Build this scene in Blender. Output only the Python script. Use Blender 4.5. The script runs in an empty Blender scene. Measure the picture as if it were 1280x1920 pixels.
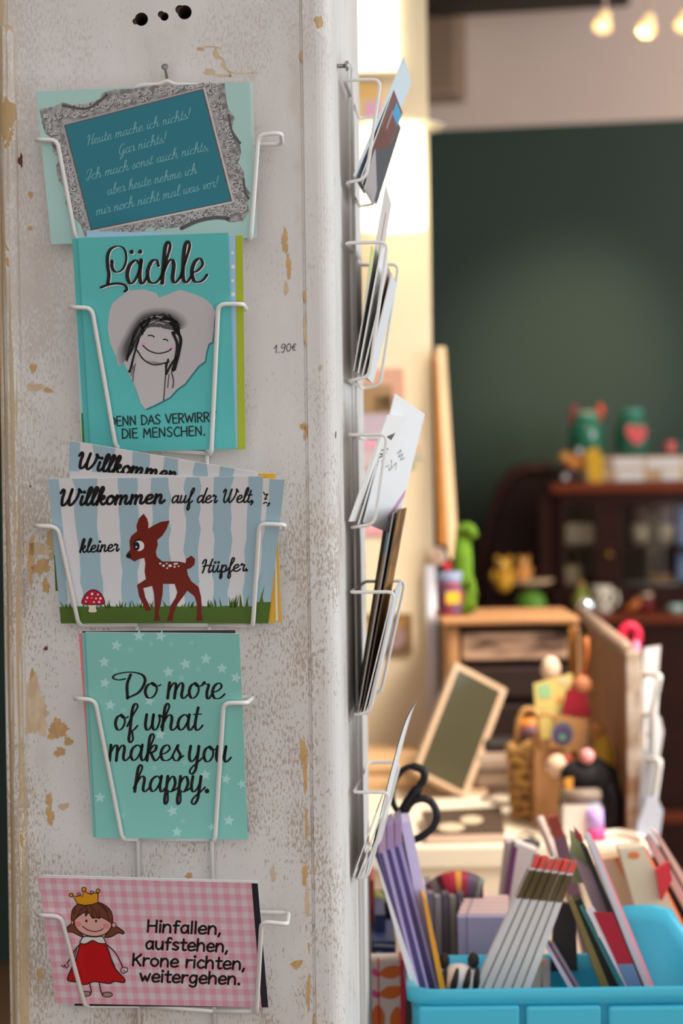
import bpy, bmesh, math, random
from mathutils import Vector, Matrix
random.seed(7)
SC = bpy.context.scene
COL = SC.collection
# ---------------------------------------------------------------- camera, world, lights, exposure
FPX = 50 / 22.3 * 1920
PITCH, ROLL, CAMZ = math.radians(-0.8), math.radians(-0.8), 1.32
cam_data = bpy.data.cameras.new('camera')
cam = bpy.data.objects.new('camera', cam_data); COL.objects.link(cam)
cam_data.sensor_fit = 'VERTICAL'; cam_data.sensor_height = 22.3; cam_data.sensor_width = 14.87
cam_data.lens = 50; cam_data.clip_start = 0.05; cam_data.clip_end = 60
CR = Matrix.Rotation(math.pi / 2 + PITCH, 3, 'X') @ Matrix.Rotation(ROLL, 3, 'Z')
CO = Vector((0, 0, CAMZ))
cam.matrix_world = Matrix.Translation(CO) @ CR.to_4x4()
cam_data.dof.use_dof = True; cam_data.dof.focus_distance = 1.53; cam_data.dof.aperture_fstop = 4.5
SC.camera = cam
SC.view_settings.view_transform = 'Standard'; SC.view_settings.look = 'None'
SC.view_settings.exposure = 0.65; SC.view_settings.gamma = 1.0; SC.view_settings.use_curve_mapping = False
world = bpy.data.worlds.new('world'); SC.world = world; world.use_nodes = True
bg = world.node_tree.nodes['Background']
bg.inputs[0].default_value = (1.0, 0.965, 0.94, 1); bg.inputs[1].default_value = 0.60

def area_light(name, loc, target, sx, sy, power, color, spread=180):
    d = bpy.data.lights.new(name, 'AREA'); d.shape = 'RECTANGLE'; d.size = sx; d.size_y = sy; d.energy = power; d.color = color; d.spread = math.radians(spread)
    o = bpy.data.objects.new(name, d); COL.objects.link(o); o.location = loc
    o.rotation_euler = (Vector(target) - Vector(loc)).to_track_quat('-Z', 'Y').to_euler()
    return o
area_light('window_daylight', (2.6, 1.9, 1.9), (0, 1.75, 1.35), 1.6, 1.8, 28, (0.76, 0.92, 1.0))
area_light('counter_fill_light', (0.95, 2.3, 2.5), (0.32, 3.0, 0.75), 0.7, 0.7, 8, (1.0, 0.90, 0.77), 70)  # added fill, no fixture there: brightens the counter and the partition
area_light('rear_wall_fill_light', (1.9, 4.1, 1.7), (1.2, 5.8, 2.5), 0.8, 0.8, 13, (1.0, 0.90, 0.82))  # added unseen fill that lifts the upper back wall

def spot_light(name, loc, target, power, color, size, blend):
    d = bpy.data.lights.new(name, 'SPOT'); d.energy = power; d.color = color; d.spot_size = math.radians(size); d.spot_blend = blend
    d.shadow_soft_size = 0.05
    o = bpy.data.objects.new(name, d); COL.objects.link(o); o.location = loc
    o.rotation_euler = (Vector(target) - Vector(loc)).to_track_quat('-Z', 'Y').to_euler()
    return o

# ---------------------------------------------------------------- geometry helpers
def ray(px, py):
    v = CR @ Vector(((px - 640) / FPX, -(py - 960) / FPX, -1.0))
    return v
def at(px, py, Y):
    v = ray(px, py); return CO + v * (Y / v.y)
def hit(px, py, p, n):
    v = ray(px, py); return CO + v * ((p - CO).dot(n) / v.dot(n))

class Frame:
    """a vertical plane: origin, x axis along it, n towards the camera, d away from it"""
    def __init__(self, o, deg):
        a = math.radians(deg); self.o = o
        self.ex = Vector((math.cos(a), -math.sin(a), 0)); self.d = Vector((math.sin(a), math.cos(a), 0)); self.n = -self.d
        self.deg = deg
    def hit(self, px, py, off=0.0): return hit(px, py, self.o + self.n * off, self.n)
    def loc(self, s, t, z): return self.o + self.ex * s + self.d * t + Vector((0, 0, z))

def lin(c): return tuple((x / 255 / 12.92) if x / 255 <= 0.04045 else ((x / 255 + 0.055) / 1.055) ** 2.4 for x in c)

# ---------------------------------------------------------------- materials
MATS = {}
def mat(key, rgb=None, k=1.6, rough=0.55, metal=0.0, noise=0.0, nscale=30.0, emit=None, estr=0.0, trans=0.0, coat=0.0, alpha=1.0, stretch=(1, 1, 1), rgb2=None):
    if key in MATS: return MATS[key]
    m = bpy.data.materials.new(key); m.use_nodes = True; MATS[key] = m
    nt = m.node_tree; b = nt.nodes['Principled BSDF']
    c = [min(0.9, x * k) for x in lin(rgb)]
    b.inputs['Base Color'].default_value = (*c, 1); b.inputs['Roughness'].default_value = rough; b.inputs['Metallic'].default_value = metal
    b.inputs['Specular IOR Level'].default_value = 0.35
    if trans: b.inputs['Transmission Weight'].default_value = trans
    if coat: b.inputs['Coat Weight'].default_value = coat
    if alpha < 1: b.inputs['Alpha'].default_value = alpha
    if emit: b.inputs['Emission Color'].default_value = (*lin(emit), 1); b.inputs['Emission Strength'].default_value = estr
    if noise or rgb2:
        tc = nt.nodes.new('ShaderNodeTexCoord'); mp = nt.nodes.new('ShaderNodeMapping'); mp.inputs['Scale'].default_value = stretch
        nz = nt.nodes.new('ShaderNodeTexNoise'); nz.inputs['Scale'].default_value = nscale; nz.inputs['Detail'].default_value = 5
        rp = nt.nodes.new('ShaderNodeValToRGB')
        c2 = [min(0.9, x * k) for x in lin(rgb2)] if rgb2 else [x * (1 - noise) for x in c]
        lo, hi = (0.42, 0.58) if rgb2 else (0.3, 0.7)
        rp.color_ramp.elements[0].position = lo; rp.color_ramp.elements[0].color = (*c2, 1)
        rp.color_ramp.elements[1].position = hi; rp.color_ramp.elements[1].color = (*c, 1)
        nt.links.new(tc.outputs['Object'], mp.inputs[0]); nt.links.new(mp.outputs[0], nz.inputs['Vector'])
        nt.links.new(nz.outputs[0], rp.inputs[0]); nt.links.new(rp.outputs[0], b.inputs['Base Color'])
    return m
def PC(r, g, b, k=1.95, rough=0.5): return P(r, g, b, k, rough)
def P(r, g, b, k=1.6, rough=0.5):
    """a plain printed or painted colour"""
    return mat(f'print {r} {g} {b} {k} {rough}', (r, g, b), k, rough)

# ---------------------------------------------------------------- mesh collector
class M:
    def __init__(self): self.v = []; self.f = []; self.mi = []; self.sm = []; self.mats = []
    def m(self, material):
        if material not in self.mats: self.mats.append(material)
        return self.mats.index(material)
    def add(self, pts, faces, material, smooth=False):
        b = len(self.v); k = self.m(material); self.v += [Vector(p) for p in pts]
        for f in faces: self.f.append([b + i for i in f]); self.mi.append(k); self.sm.append(smooth)
        return self
    def poly(self, pts, material): return self.add(pts, [list(range(len(pts)))], material)
    def prism(self, pts, vec, material, side=None):
        """outline pts (front) extruded by vec"""
        n = len(pts); vec = Vector(vec); back = [Vector(p) + vec for p in pts]
        self.add(pts, [list(range(n))], material)
        self.add(back, [list(range(n))[::-1]], side or material)
        self.add(list(pts) + back, [[i, i + n, (i + 1) % n + n, (i + 1) % n] for i in range(n)], side or material)
        return self
    def box(self, o, ax, ay, az, material, bev=0.0):
        """o: corner; ax ay az: edge vectors"""
        bm = bmesh.new(); o = Vector(o)
        vs = [bm.verts.new(o + ax * i + ay * j + az * k) for i in (0, 1) for j in (0, 1) for k in (0, 1)]
        for q in ((0, 1, 3, 2), (4, 6, 7, 5), (0, 4, 5, 1), (2, 3, 7, 6), (0, 2, 6, 4), (1, 5, 7, 3)): bm.faces.new([vs[i] for i in q])
        bmesh.ops.recalc_face_normals(bm, faces=bm.faces)
        if bev: bmesh.ops.bevel(bm, geom=bm.edges[:], offset=bev, segments=2, affect='EDGES', profile=0.5)
        bm.verts.index_update()
        self.add([v.co.copy() for v in bm.verts], [[v.index for v in f.verts] for f in bm.faces], material); bm.free()
        return self
    def tube(self, pts, r, material, n=8, closed=False, caps=True, radii=None):
        pts = [Vector(p) for p in pts]; N = len(pts); rings = []
        up = None; base = len(self.v)
        for i in range(N):
            a = pts[i - 1] if (i > 0 or closed) else pts[i]; b = pts[(i + 1) % N] if (i < N - 1 or closed) else pts[i]
            t = (b - a).normalized() if (b - a).length > 1e-9 else Vector((0, 0, 1))
            if up is None: up = t.orthogonal().normalized()
            up = (up - t * up.dot(t)); up = up.normalized() if up.length > 1e-6 else t.orthogonal().normalized()
            w = t.cross(up); rr = radii[i] if radii else r
            rings.append([pts[i] + (up * math.cos(2 * math.pi * j / n) + w * math.sin(2 * math.pi * j / n)) * rr for j in range(n)])
        allp = [p for rg in rings for p in rg]; fs = []
        for i in range(N if closed else N - 1):
            i2 = (i + 1) % N
            for j in range(n): fs.append([i * n + j, i * n + (j + 1) % n, i2 * n + (j + 1) % n, i2 * n + j])
        if caps and not closed: fs += [list(range(n))[::-1], [(N - 1) * n + j for j in range(n)]]
        return self.add(allp, fs, material, True)
    def lathe(self, c, prof, material, n=20, axis=None, smooth=True):
        """prof: (radius, height) list along axis from c"""
        c = Vector(c); ax = Vector(axis).normalized() if axis else Vector((0, 0, 1)); u = ax.orthogonal().normalized(); w = ax.cross(u)
        pts = []; fs = []
        for r, h in prof:
            for j in range(n):
                a = 2 * math.pi * j / n; pts.append(c + ax * h + (u * math.cos(a) + w * math.sin(a)) * max(r, 1e-5))
        for i in range(len(prof) - 1):
            for j in range(n): fs.append([i * n + j, i * n + (j + 1) % n, (i + 1) * n + (j + 1) % n, (i + 1) * n + j])
        return self.add(pts, fs, material, smooth)
    def ball(self, c, rx, material, ry=None, rz=None, n=14, rot=None):
        ry = ry or rx; rz = rz or rx; pts = []; fs = []; c = Vector(c); k = n // 2
        for i in range(k + 1):
            th = math.pi * i / k
            for j in range(n):
                ph = 2 * math.pi * j / n
                p = Vector((rx * math.sin(th) * math.cos(ph), ry * math.sin(th) * math.sin(ph), rz * math.cos(th)))
                pts.append(c + (rot @ p if rot else p))
        for i in range(k):
            for j in range(n): fs.append([i * n + j, (i + 1) * n + j, (i + 1) * n + (j + 1) % n, i * n + (j + 1) % n])
        return self.add(pts, fs, material, True)
    def slab(self, q, th, material, side=None, away=True):
        """thin sheet: front outline q, thickness th away from the camera"""
        n = (q[1] - q[0]).cross(q[-1] - q[0]).normalized(); c = sum(q, Vector()) / len(q)
        if n.dot(CO - c) > 0: n = -n
        return self.prism(q, n * th, material, side)

def link(o): COL.objects.link(o); return o
def build(name, m, parent=None, label=None, cat=None, group=None, kind=None, weld=False):
    xs = [p.x for p in m.v]; ys = [p.y for p in m.v]; zs = [p.z for p in m.v]
    loc = Vector(((min(xs) + max(xs)) / 2, (min(ys) + max(ys)) / 2, min(zs)))
    me = bpy.data.meshes.new(name); me.from_pydata([p - loc for p in m.v], [], m.f)
    for mt in m.mats: me.materials.append(mt)
    me.polygons.foreach_set('material_index', m.mi); me.polygons.foreach_set('use_smooth', m.sm)
    me.update()
    o = link(bpy.data.objects.new(name, me))
    if parent is None: o.location = loc
    else:
        base = Vector(); q = parent
        while q is not None: base += Vector(q.location); q = q.parent
        o.parent = parent; o.location = loc - base
    return props(o, label, cat, group, kind)
def props(o, label=None, cat=None, group=None, kind=None):
    if label: o['label'] = label
    if cat: o['category'] = cat
    if group: o['group'] = group
    if kind: o['kind'] = kind
    return o
def thing(name, loc, label, cat, group=None):
    o = link(bpy.data.objects.new(name, None)); o.location = loc; o.empty_display_size = 0.02
    return props(o, label, cat, group)
def structure(name, m, parent=None): return build(name, m, parent, kind=None if parent else 'structure')
def whole(name, m, label, cat, group=None): return build(name, m, None, label, cat, group)

def arc_path(pts, r=0.004, n=4):
    """round the corners of a polyline"""
    pts = [Vector(p) for p in pts]; out = [pts[0]]
    for i in range(1, len(pts) - 1):
        a, b, c = pts[i - 1], pts[i], pts[i + 1]
        u = a - b; w = c - b; q = min(r, u.length * 0.45, w.length * 0.45)
        p0 = b + u.normalized() * q; p1 = b + w.normalized() * q
        for k in range(n + 1):
            t = k / n; out.append(p0 * (1 - t) ** 2 + b * 2 * t * (1 - t) + p1 * t * t)
    return out + [pts[-1]]
def cr(pts, n=6, closed=False):
    """Catmull-Rom through 2-D or 3-D points; a repeated point is a sharp corner"""
    pts = [Vector((*p, 0)) if len(p) == 2 else Vector(p) for p in pts]; N = len(pts); out = []
    if N < 3 and not closed: return pts
    for i in range(N if closed else N - 1):
        p1, p2 = pts[i], pts[(i + 1) % N]
        if (p2 - p1).length < 1e-9: continue
        p0 = pts[i - 1] if (i > 0 or closed) else p1 * 2 - p2
        p3 = pts[(i + 2) % N] if (i < N - 2 or closed) else p2 * 2 - p1
        if (p0 - p1).length < 1e-9: p0 = p1 * 2 - p2
        if (p3 - p2).length < 1e-9: p3 = p2 * 2 - p1
        for k in range(n):
            t = k / n
            out.append(0.5 * ((2 * p1) + (p2 - p0) * t + (2 * p0 - 5 * p1 + 4 * p2 - p3) * t * t + (3 * p1 - p0 - 3 * p2 + p3) * t ** 3))
    if not closed: out.append(pts[-1])
    return out
def sm2(pts, n=5): return [(p.x, p.y) for p in cr(pts, n, True)]
def ell(cx, cy, rx, ry=None, n=16, rot=0):
    ry = ry or rx; c, s = math.cos(rot), math.sin(rot)
    return [(cx + rx * math.cos(2 * math.pi * i / n) * c - ry * math.sin(2 * math.pi * i / n) * s,
             cy + rx * math.cos(2 * math.pi * i / n) * s + ry * math.sin(2 * math.pi * i / n) * c) for i in range(n)]

# ---------------------------------------------------------------- pen lettering: centre lines of letters, x-height 1, y up
ASC = [(0, .2), (.27, 1.1), (.4, 1.75), (.31, 2.05), (.17, 1.75), (.12, .9)]
SCRIPT = {
 'a': (.93, [[(.62, .82), (.42, 1), (.14, .78), (.05, .35), (.2, .02), (.42, .15), (.62, .6), (.68, .98)], [(.68, 1), (.63, .4), (.7, .05), (.82, .02), (.98, .28)]]),
 'b': (.74, [ASC + [(.13, .2), (.32, 0), (.53, .25), (.55, .7), (.43, .92), (.58, .82), (.76, .88)]]),
 'c': (.70, [[(.58, .74), (.48, .98), (.24, .92), (.07, .5), (.16, .1), (.4, 0), (.58, .1), (.74, .3)]]),
 'd': (.95, [[(.62, .82), (.42, 1), (.14, .78), (.05, .35), (.2, .02), (.42, .15), (.62, .6), (.72, 1.1)], [(.88, 2), (.7, .7), (.68, .1), (.82, .0), (.98, .28)]]),
 'e': (.74, [[(.06, .4), (.35, .5), (.56, .76), (.43, 1), (.18, .86), (.06, .45), (.18, .06), (.42, 0), (.62, .1), (.78, .3)]]),
 'f': (.58, [[(.02, .25), (.3, .95), (.55, 1.7), (.47, 2.03), (.32, 1.85), (.24, 1.1), (.2, 0), (.16, -.75), (.28, -1.0), (.4, -.7), (.33, -.1), (.45, .05), (.62, .28)]]),
 'h': (.92, [ASC + [(.08, 0)], [(.1, .4), (.32, .88), (.5, .98), (.6, .75), (.56, .2), (.66, 0), (.82, .1), (.96, .3)]]),
 'i': (.43, [[(.15, 1), (.1, .3), (.18, .02), (.33, .08), (.46, .3)], 'dot', (.24, 1.5)]),
 'k': (.80, [ASC + [(.08, 0)], [(.1, .42), (.38, .95), (.56, .95), (.53, .68), (.3, .5), (.15, .5)], [(.28, .5), (.45, .12), (.6, 0), (.84, .3)]]),
 'l': (.48, [ASC + [(.13, .25), (.25, 0), (.4, .08), (.54, .3)]]),
 'm': (1.24, [[(.1, 1), (.07, 0)], [(.09, .45), (.28, .9), (.42, .98), (.49, .75), (.46, 0)], [(.48, .45), (.68, .9), (.82, .98), (.9, .75), (.86, .2), (.97, 0), (1.12, .1), (1.27, .3)]]),
 'n': (.85, [[(.1, 1), (.07, 0)], [(.09, .45), (.3, .9), (.45, .98), (.53, .75), (.5, .2), (.6, 0), (.75, .1), (.88, .3)]]),
 'o': (.72, [[(.38, 1), (.13, .82), (.05, .4), (.2, .03), (.44, .1), (.59, .5), (.5, .88), (.34, 1), (.45, .82), (.6, .78), (.76, .86)]]),
 'p': (.76, [[(.12, 1), (.1, .3), (.05, -.6), (.12, -1), (.24, -.75), (.2, -.1)], [(.1, .45), (.3, .9), (.48, .96), (.6, .55), (.47, .08), (.28, .0), (.2, .08)], [(.42, .04), (.6, .1), (.8, .3)]]),
 'r': (.62, [[(.05, .85), (.14, 1.1), (.2, .93), (.42, .9), (.36, .45), (.4, .06), (.52, 0), (.66, .3)]]),
 's': (.60, [[(-.02, .25), (.28, 1.02), (.26, .75), (.46, .35), (.36, .04), (.16, .0), (.05, .18)], [(.4, .1), (.64, .3)]]),
 't': (.52, [[(.24, 1.65), (.15, .8), (.12, .25), (.24, 0), (.4, .08), (.56, .3)], [(-.02, 1.02), (.45, 1.06)]]),
 'u': (.88, [[(.1, 1), (.06, .35), (.18, .02), (.36, .12), (.52, .5), (.58, .98)], [(.58, 1), (.53, .3), (.62, .02), (.76, .08), (.92, .3)]]),
 'v': (.66, [[(.05, .92), (.15, .9), (.2, .3), (.28, .02), (.46, .3), (.57, .85), (.48, .98), (.7, .86)]]),
 'w': (.98, [[(.1, 1), (.06, .35), (.16, .02), (.34, .12), (.46, .5), (.5, .98)], [(.5, 1), (.46, .35), (.58, .02), (.76, .15), (.88, .65), (.82, .98), (1.0, .86)]]),
 'y': (.86, [[(.1, 1), (.06, .35), (.18, .02), (.36, .12), (.52, .5), (.58, .98)], [(.58, 1), (.54, .1), (.48, -.65), (.3, -1), (.16, -.85), (.24, -.5), (.6, -.02), (.88, .3)]]),
 'H': (1.15, [[(.0, 1.4), (.15, 1.85), (.35, 1.85), (.3, 1), (.15, 0)], [(1.0, 1.95), (.85, 1), (.78, .15), (.9, 0), (1.1, .3)], [(.1, .95), (.5, 1.05), (1, 1)]]),
 'G': (1.1, [[(.9, 1.6), (.72, 1.98), (.35, 1.7), (.1, .8), (.28, .08), (.62, .2), (.85, .95)], [(.85, 1), (.8, 0), (.6, -.75), (.35, -.85), (.42, -.4), (1.1, .3)]]),
 'I': (.85, [[(.05, 1.3), (.2, 1.9), (.8, 1.95), (.6, 1), (.35, .05), (.08, .1), (.15, .5), (.75, .5)]]),
 'W': (1.72, [[(.02, 1.45), (.16, 1.85), (.3, 1.6), (.24, .8), (.32, .06), (.58, .15), (.82, .9), (.92, 1.8)], [(.92, 1.85), (.82, .8), (.9, .06), (1.15, .15), (1.45, .9), (1.52, 1.6), (1.42, 1.9), (1.72, 1.5)]]),
 'D': (1.55, [[(.85, 1.78), (.72, .9), (.78, .02)], [(.62, 1.4), (.3, 1.3), (.02, 1.5), (.2, 1.85), (.85, 2.02), (1.4, 1.75), (1.55, 1.1), (1.3, .4), (.78, .03)]]),
 ',': (.35, [[(.16, .1), (.14, -.1), (.04, -.3)], 'dot', (.15, .08)]), '.': (.35, ['dot', (.15, .06)]),
 '!': (.5, [[(.35, 2), (.2, .6)], 'dot', (.12, .06)]), ' ': (.55, []),
}
SCRIPT['ä'] = (.93, SCRIPT['a'][1] + ['dot', (.22, 1.5), 'dot', (.62, 1.5)])
SCRIPT['ü'] = (.88, SCRIPT['u'][1] + ['dot', (.2, 1.45), 'dot', (.55, 1.45)])
ROUND = {
 'a': (.98, [[(.7, .98), (.68, .5), (.74, 0)], [(.68, .85), (.35, 1), (.04, .6), (.16, .08), (.42, .03), (.68, .4)]]),
 'c': (.85, [[(.66, .85), (.35, 1), (.03, .5), (.2, .06), (.45, 0), (.68, .15)]]),
 'e': (.93, [[(.04, .48), (.7, .56), (.6, .93), (.32, 1), (.03, .6), (.12, .1), (.4, 0), (.72, .14)]]),
 'f': (.72, [[(.6, 1.42), (.42, 1.52), (.24, 1.3), (.22, 0)], [(0, .92), (.52, .94)]]),
 'g': (.98, [[(.68, .85), (.35, 1), (.04, .62), (.16, .1), (.42, .06), (.68, .4)], [(.7, .98), (.68, 0), (.55, -.42), (.28, -.48), (.06, -.34)]]),
 'h': (.98, [[(.04, 1.5), (.02, 0)], [(.04, .55), (.25, .95), (.5, 1), (.68, .7), (.7, 0)]]),
 'i': (.34, [[(.06, 1), (.06, 0)], 'dot', (.08, 1.42)]), 'l': (.36, [[(.06, 1.52), (.06, 0)]]),
 'n': (.98, [[(.04, 1), (.02, 0)], [(.04, .55), (.25, .95), (.5, 1), (.68, .7), (.7, 0)]]),
 'o': (.98, [[(.38, 1), (.08, .8), (.04, .35), (.35, 0), (.68, .25), (.7, .7), (.38, 1)]]),
 'r': (.75, [[(.05, 1), (.04, 0)], [(.05, .55), (.25, .92), (.58, .95)]]),
 's': (.82, [[(.6, .88), (.34, 1), (.08, .78), (.32, .52), (.6, .3), (.4, .02), (.04, .12)]]),
 't': (.75, [[(.28, 1.4), (.26, .2), (.38, 0), (.58, .06)], [(0, .96), (.6, .98)]]),
 'u': (.98, [[(.04, 1), (.06, .3), (.3, 0), (.58, .2), (.7, .6)], [(.7, 1), (.72, 0)]]),
 'w': (1.2, [[(.02, 1), (.28, .02), (.28, .02), (.5, .75), (.5, .75), (.72, .02), (.72, .02), (.98, 1)]]),
 'H': (1.15, [[(.05, 1.5), (.05, 0)], [(.85, 1.5), (.85, 0)], [(.05, .76), (.85, .8)]]),
 'K': (1.05, [[(.06, 1.5), (.06, 0)], [(.8, 1.45), (.1, .62)], [(.3, .85), (.8, 0)]]),
 ',': (.4, [[(.14, .12), (.02, -.28)]]), '.': (.4, ['dot', (.1, .05)]), ' ': (.6, []),
}
CAPS = {
 'A': (.85, [[(0, 0), (.36, 1), (.36, 1), (.72, 0)], [(.12, .34), (.6, .36)]]), 'C': (.8, [[(.68, .85), (.4, 1), (.06, .6), (.14, .15), (.42, 0), (.68, .14)]]),
 'D': (.82, [[(.05, 1), (.05, 0)], [(.02, 1), (.45, .9), (.68, .5), (.45, .08), (.02, 0)]]),
 'E': (.72, [[(.55, 1), (.05, 1), (.05, 1), (.05, 0), (.05, 0), (.58, 0)], [(.05, .52), (.5, .54)]]),
 'H': (.85, [[(.05, 1), (.05, 0)], [(.65, 1), (.65, 0)], [(.05, .5), (.65, .52)]]), 'I': (.3, [[(.06, 1), (.06, 0)]]),
 'M': (1.0, [[(.03, 0), (.12, 1), (.12, 1), (.42, .3), (.42, .3), (.72, 1), (.72, 1), (.82, 0)]]),
 'N': (.88, [[(.05, 0), (.05, 1), (.05, 1), (.65, 0), (.65, 0), (.65, 1)]]),
 'R': (.8, [[(.05, 1), (.05, 0)], [(.02, 1), (.42, .98), (.6, .75), (.4, .52), (.05, .46)], [(.28, .48), (.62, 0)]]),
 'S': (.75, [[(.56, .88), (.3, 1), (.06, .78), (.3, .52), (.56, .28), (.34, .0), (.03, .12)]]),
 'T': (.78, [[(0, 1), (.68, 1)], [(.34, 1), (.34, 0)]]), 'V': (.82, [[(0, 1), (.34, 0), (.34, 0), (.68, 1)]]),
 'W': (1.15, [[(0, 1), (.25, 0), (.25, 0), (.5, .8), (.5, .8), (.75, 0), (.75, 0), (1, 1)]]), '.': (.4, ['dot', (.1, .05)]), ' ': (.5, []),
 '1': (.55, [[(0, .55), (.35, 1), (.35, 1), (.3, 0)]]), '9': (.75, [[(.55, .85), (.3, 1), (.05, .72), (.25, .45), (.52, .7), (.56, .9), (.52, .3), (.3, -.05), (.1, .05)]]),
 '0': (.72, [[(.3, .95), (.05, .7), (.1, .15), (.35, .02), (.56, .4), (.5, .85), (.3, .95)]]), '€': (.7, [[(.55, .75), (.35, .85), (.15, .45), (.25, .08), (.52, .1)], [(0, .55), (.42, .56)], [(0, .36), (.4, .37)]]),
}
def ribbon(pts, T, thin=1.0, n=5, caps=True, closed=False):
    """polygons of a pen stroke of width T through pts (pixel space, y down); thin: width of the side strokes"""
    c = cr(pts, n, closed); out = []; L = []; R = []
    if closed: c.append(c[0].copy())
    if len(c) < 2: return out
    for i, p in enumerate(c):
        a = c[max(i - 1, 0)]; b = c[min(i + 1, len(c) - 1)]
        if closed and i in (0, len(c) - 1): a, b = c[-2], c[1]
        t = b - a
        if t.length < 1e-9: t = Vector((1, 0, 0))
        t.normalize(); w = T / 2 * (thin + (1 - thin) * (0.55 * abs(t.y) + 0.45 * max(0, t.y)))
        nrm = Vector((-t.y, t.x, 0)) * w; L.append(p + nrm); R.append(p - nrm)
        if caps and not closed and i in (0, len(c) - 1): out.append(ell(p.x, p.y, w, n=10))
    for i in range(len(c) - 1): out.append([(L[i].x, L[i].y), (L[i + 1].x, L[i + 1].y), (R[i + 1].x, R[i + 1].y), (R[i].x, R[i].y)])
    return out
def write(s, font, p0, p1, xh, T, thin=1.0, slant=0.0, dot=0.75, asc=1.0, desc=1.0):
    """a line of lettering whose baseline runs from p0 to p1 in photo pixels; returns polygons"""
    W = sum(font[c][0] for c in s); p0 = Vector((*p0, 0)); p1 = Vector((*p1, 0)); L = (p1 - p0).length
    u = (p1 - p0) / L; up = Vector((u.y, -u.x, 0)); kx = L / W; out = []; x = 0.0
    def tr(q):
        q = (q[0], 1 + (q[1] - 1) * asc if q[1] > 1 else q[1] * desc if q[1] < 0 else q[1])
        return tuple((p0 + u * ((x + q[0]) * kx + slant * q[1] * xh) + up * (q[1] * xh)).to_2d())
    for ch in s:
        adv, strokes = font[ch]; isdot = False
        for st in strokes:
            if st == 'dot': isdot = True; continue
            if isdot: c = tr(st); out.append(ell(c[0], c[1], T * dot, n=12)); isdot = False; continue
            out += ribbon([tr(q) for q in st], T, thin)
        x += adv
    return out
# ---------------------------------------------------------------- the room
Z = Vector((0, 0, 1)); X = Vector((1, 0, 0)); Y_ = Vector((0, 1, 0))
BW = Frame(at(1040, 600, 6.0), 12)
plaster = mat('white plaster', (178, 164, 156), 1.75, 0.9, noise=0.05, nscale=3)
green_paint = mat('dark green wall paint', (50, 66, 61), 1.25, 0.75, noise=0.06, nscale=4)
zsplit = BW.hit(1040, 234).z
zb = BW.hit(960, 6, 0.3).z
CEIL = zb + 0.22
m = M(); m.box(BW.loc(-1.9, 0, 0), BW.ex * 4.6, BW.d * 0.15, Z * zsplit, green_paint)
m.box(BW.loc(-1.9, 0, zsplit) - Z * BW.o.z * 0, BW.ex * 4.6, BW.d * 0.15, Z * (CEIL - zsplit), plaster)
for i in range(len(m.v)): m.v[i].z -= BW.o.z
structure('wall_back', m)
m = M(); m.box((-2.4, -1.5, -0.05), X * 6.2, Y_ * 8.2, Z * 0.05, mat('wood floor', (120, 90, 66), 1.3, 0.5, noise=0.35, nscale=8, stretch=(1, 8, 1)))
structure('floor', m)
m = M(); m.box((-2.4, 1.2, CEIL), X * 6.2, Y_ * 5.5, Z * 0.1, plaster); structure('ceiling', m)
m = M(); m.box((-2.5, -1.5, 0), X * 0.1, Y_ * 8.2, Z * CEIL, mat('dark red-brown wall paint', (58, 40, 38), 1.2, .8)); structure('wall_left', m)
m = M(); m.box(BW.loc(-1.9, -0.42, 0) + Z * (zb - BW.o.z), BW.ex * 2.12, BW.d * 0.25, Z * 0.215, mat('dark beam', (52, 48, 44), 1.3, 0.7, noise=0.3, nscale=10), 0.01)
structure('ceiling_beam', m)
# partition wall with warm light on it; its free edge is slightly out of plumb
PY = 3.36
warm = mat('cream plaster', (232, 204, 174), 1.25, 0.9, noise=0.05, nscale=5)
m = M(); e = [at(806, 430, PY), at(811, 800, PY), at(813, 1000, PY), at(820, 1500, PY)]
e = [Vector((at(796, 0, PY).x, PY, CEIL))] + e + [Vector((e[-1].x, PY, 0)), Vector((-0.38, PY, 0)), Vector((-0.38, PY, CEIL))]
m.prism(e, Y_ * 0.14, warm); structure('wall_partition', m)

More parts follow.
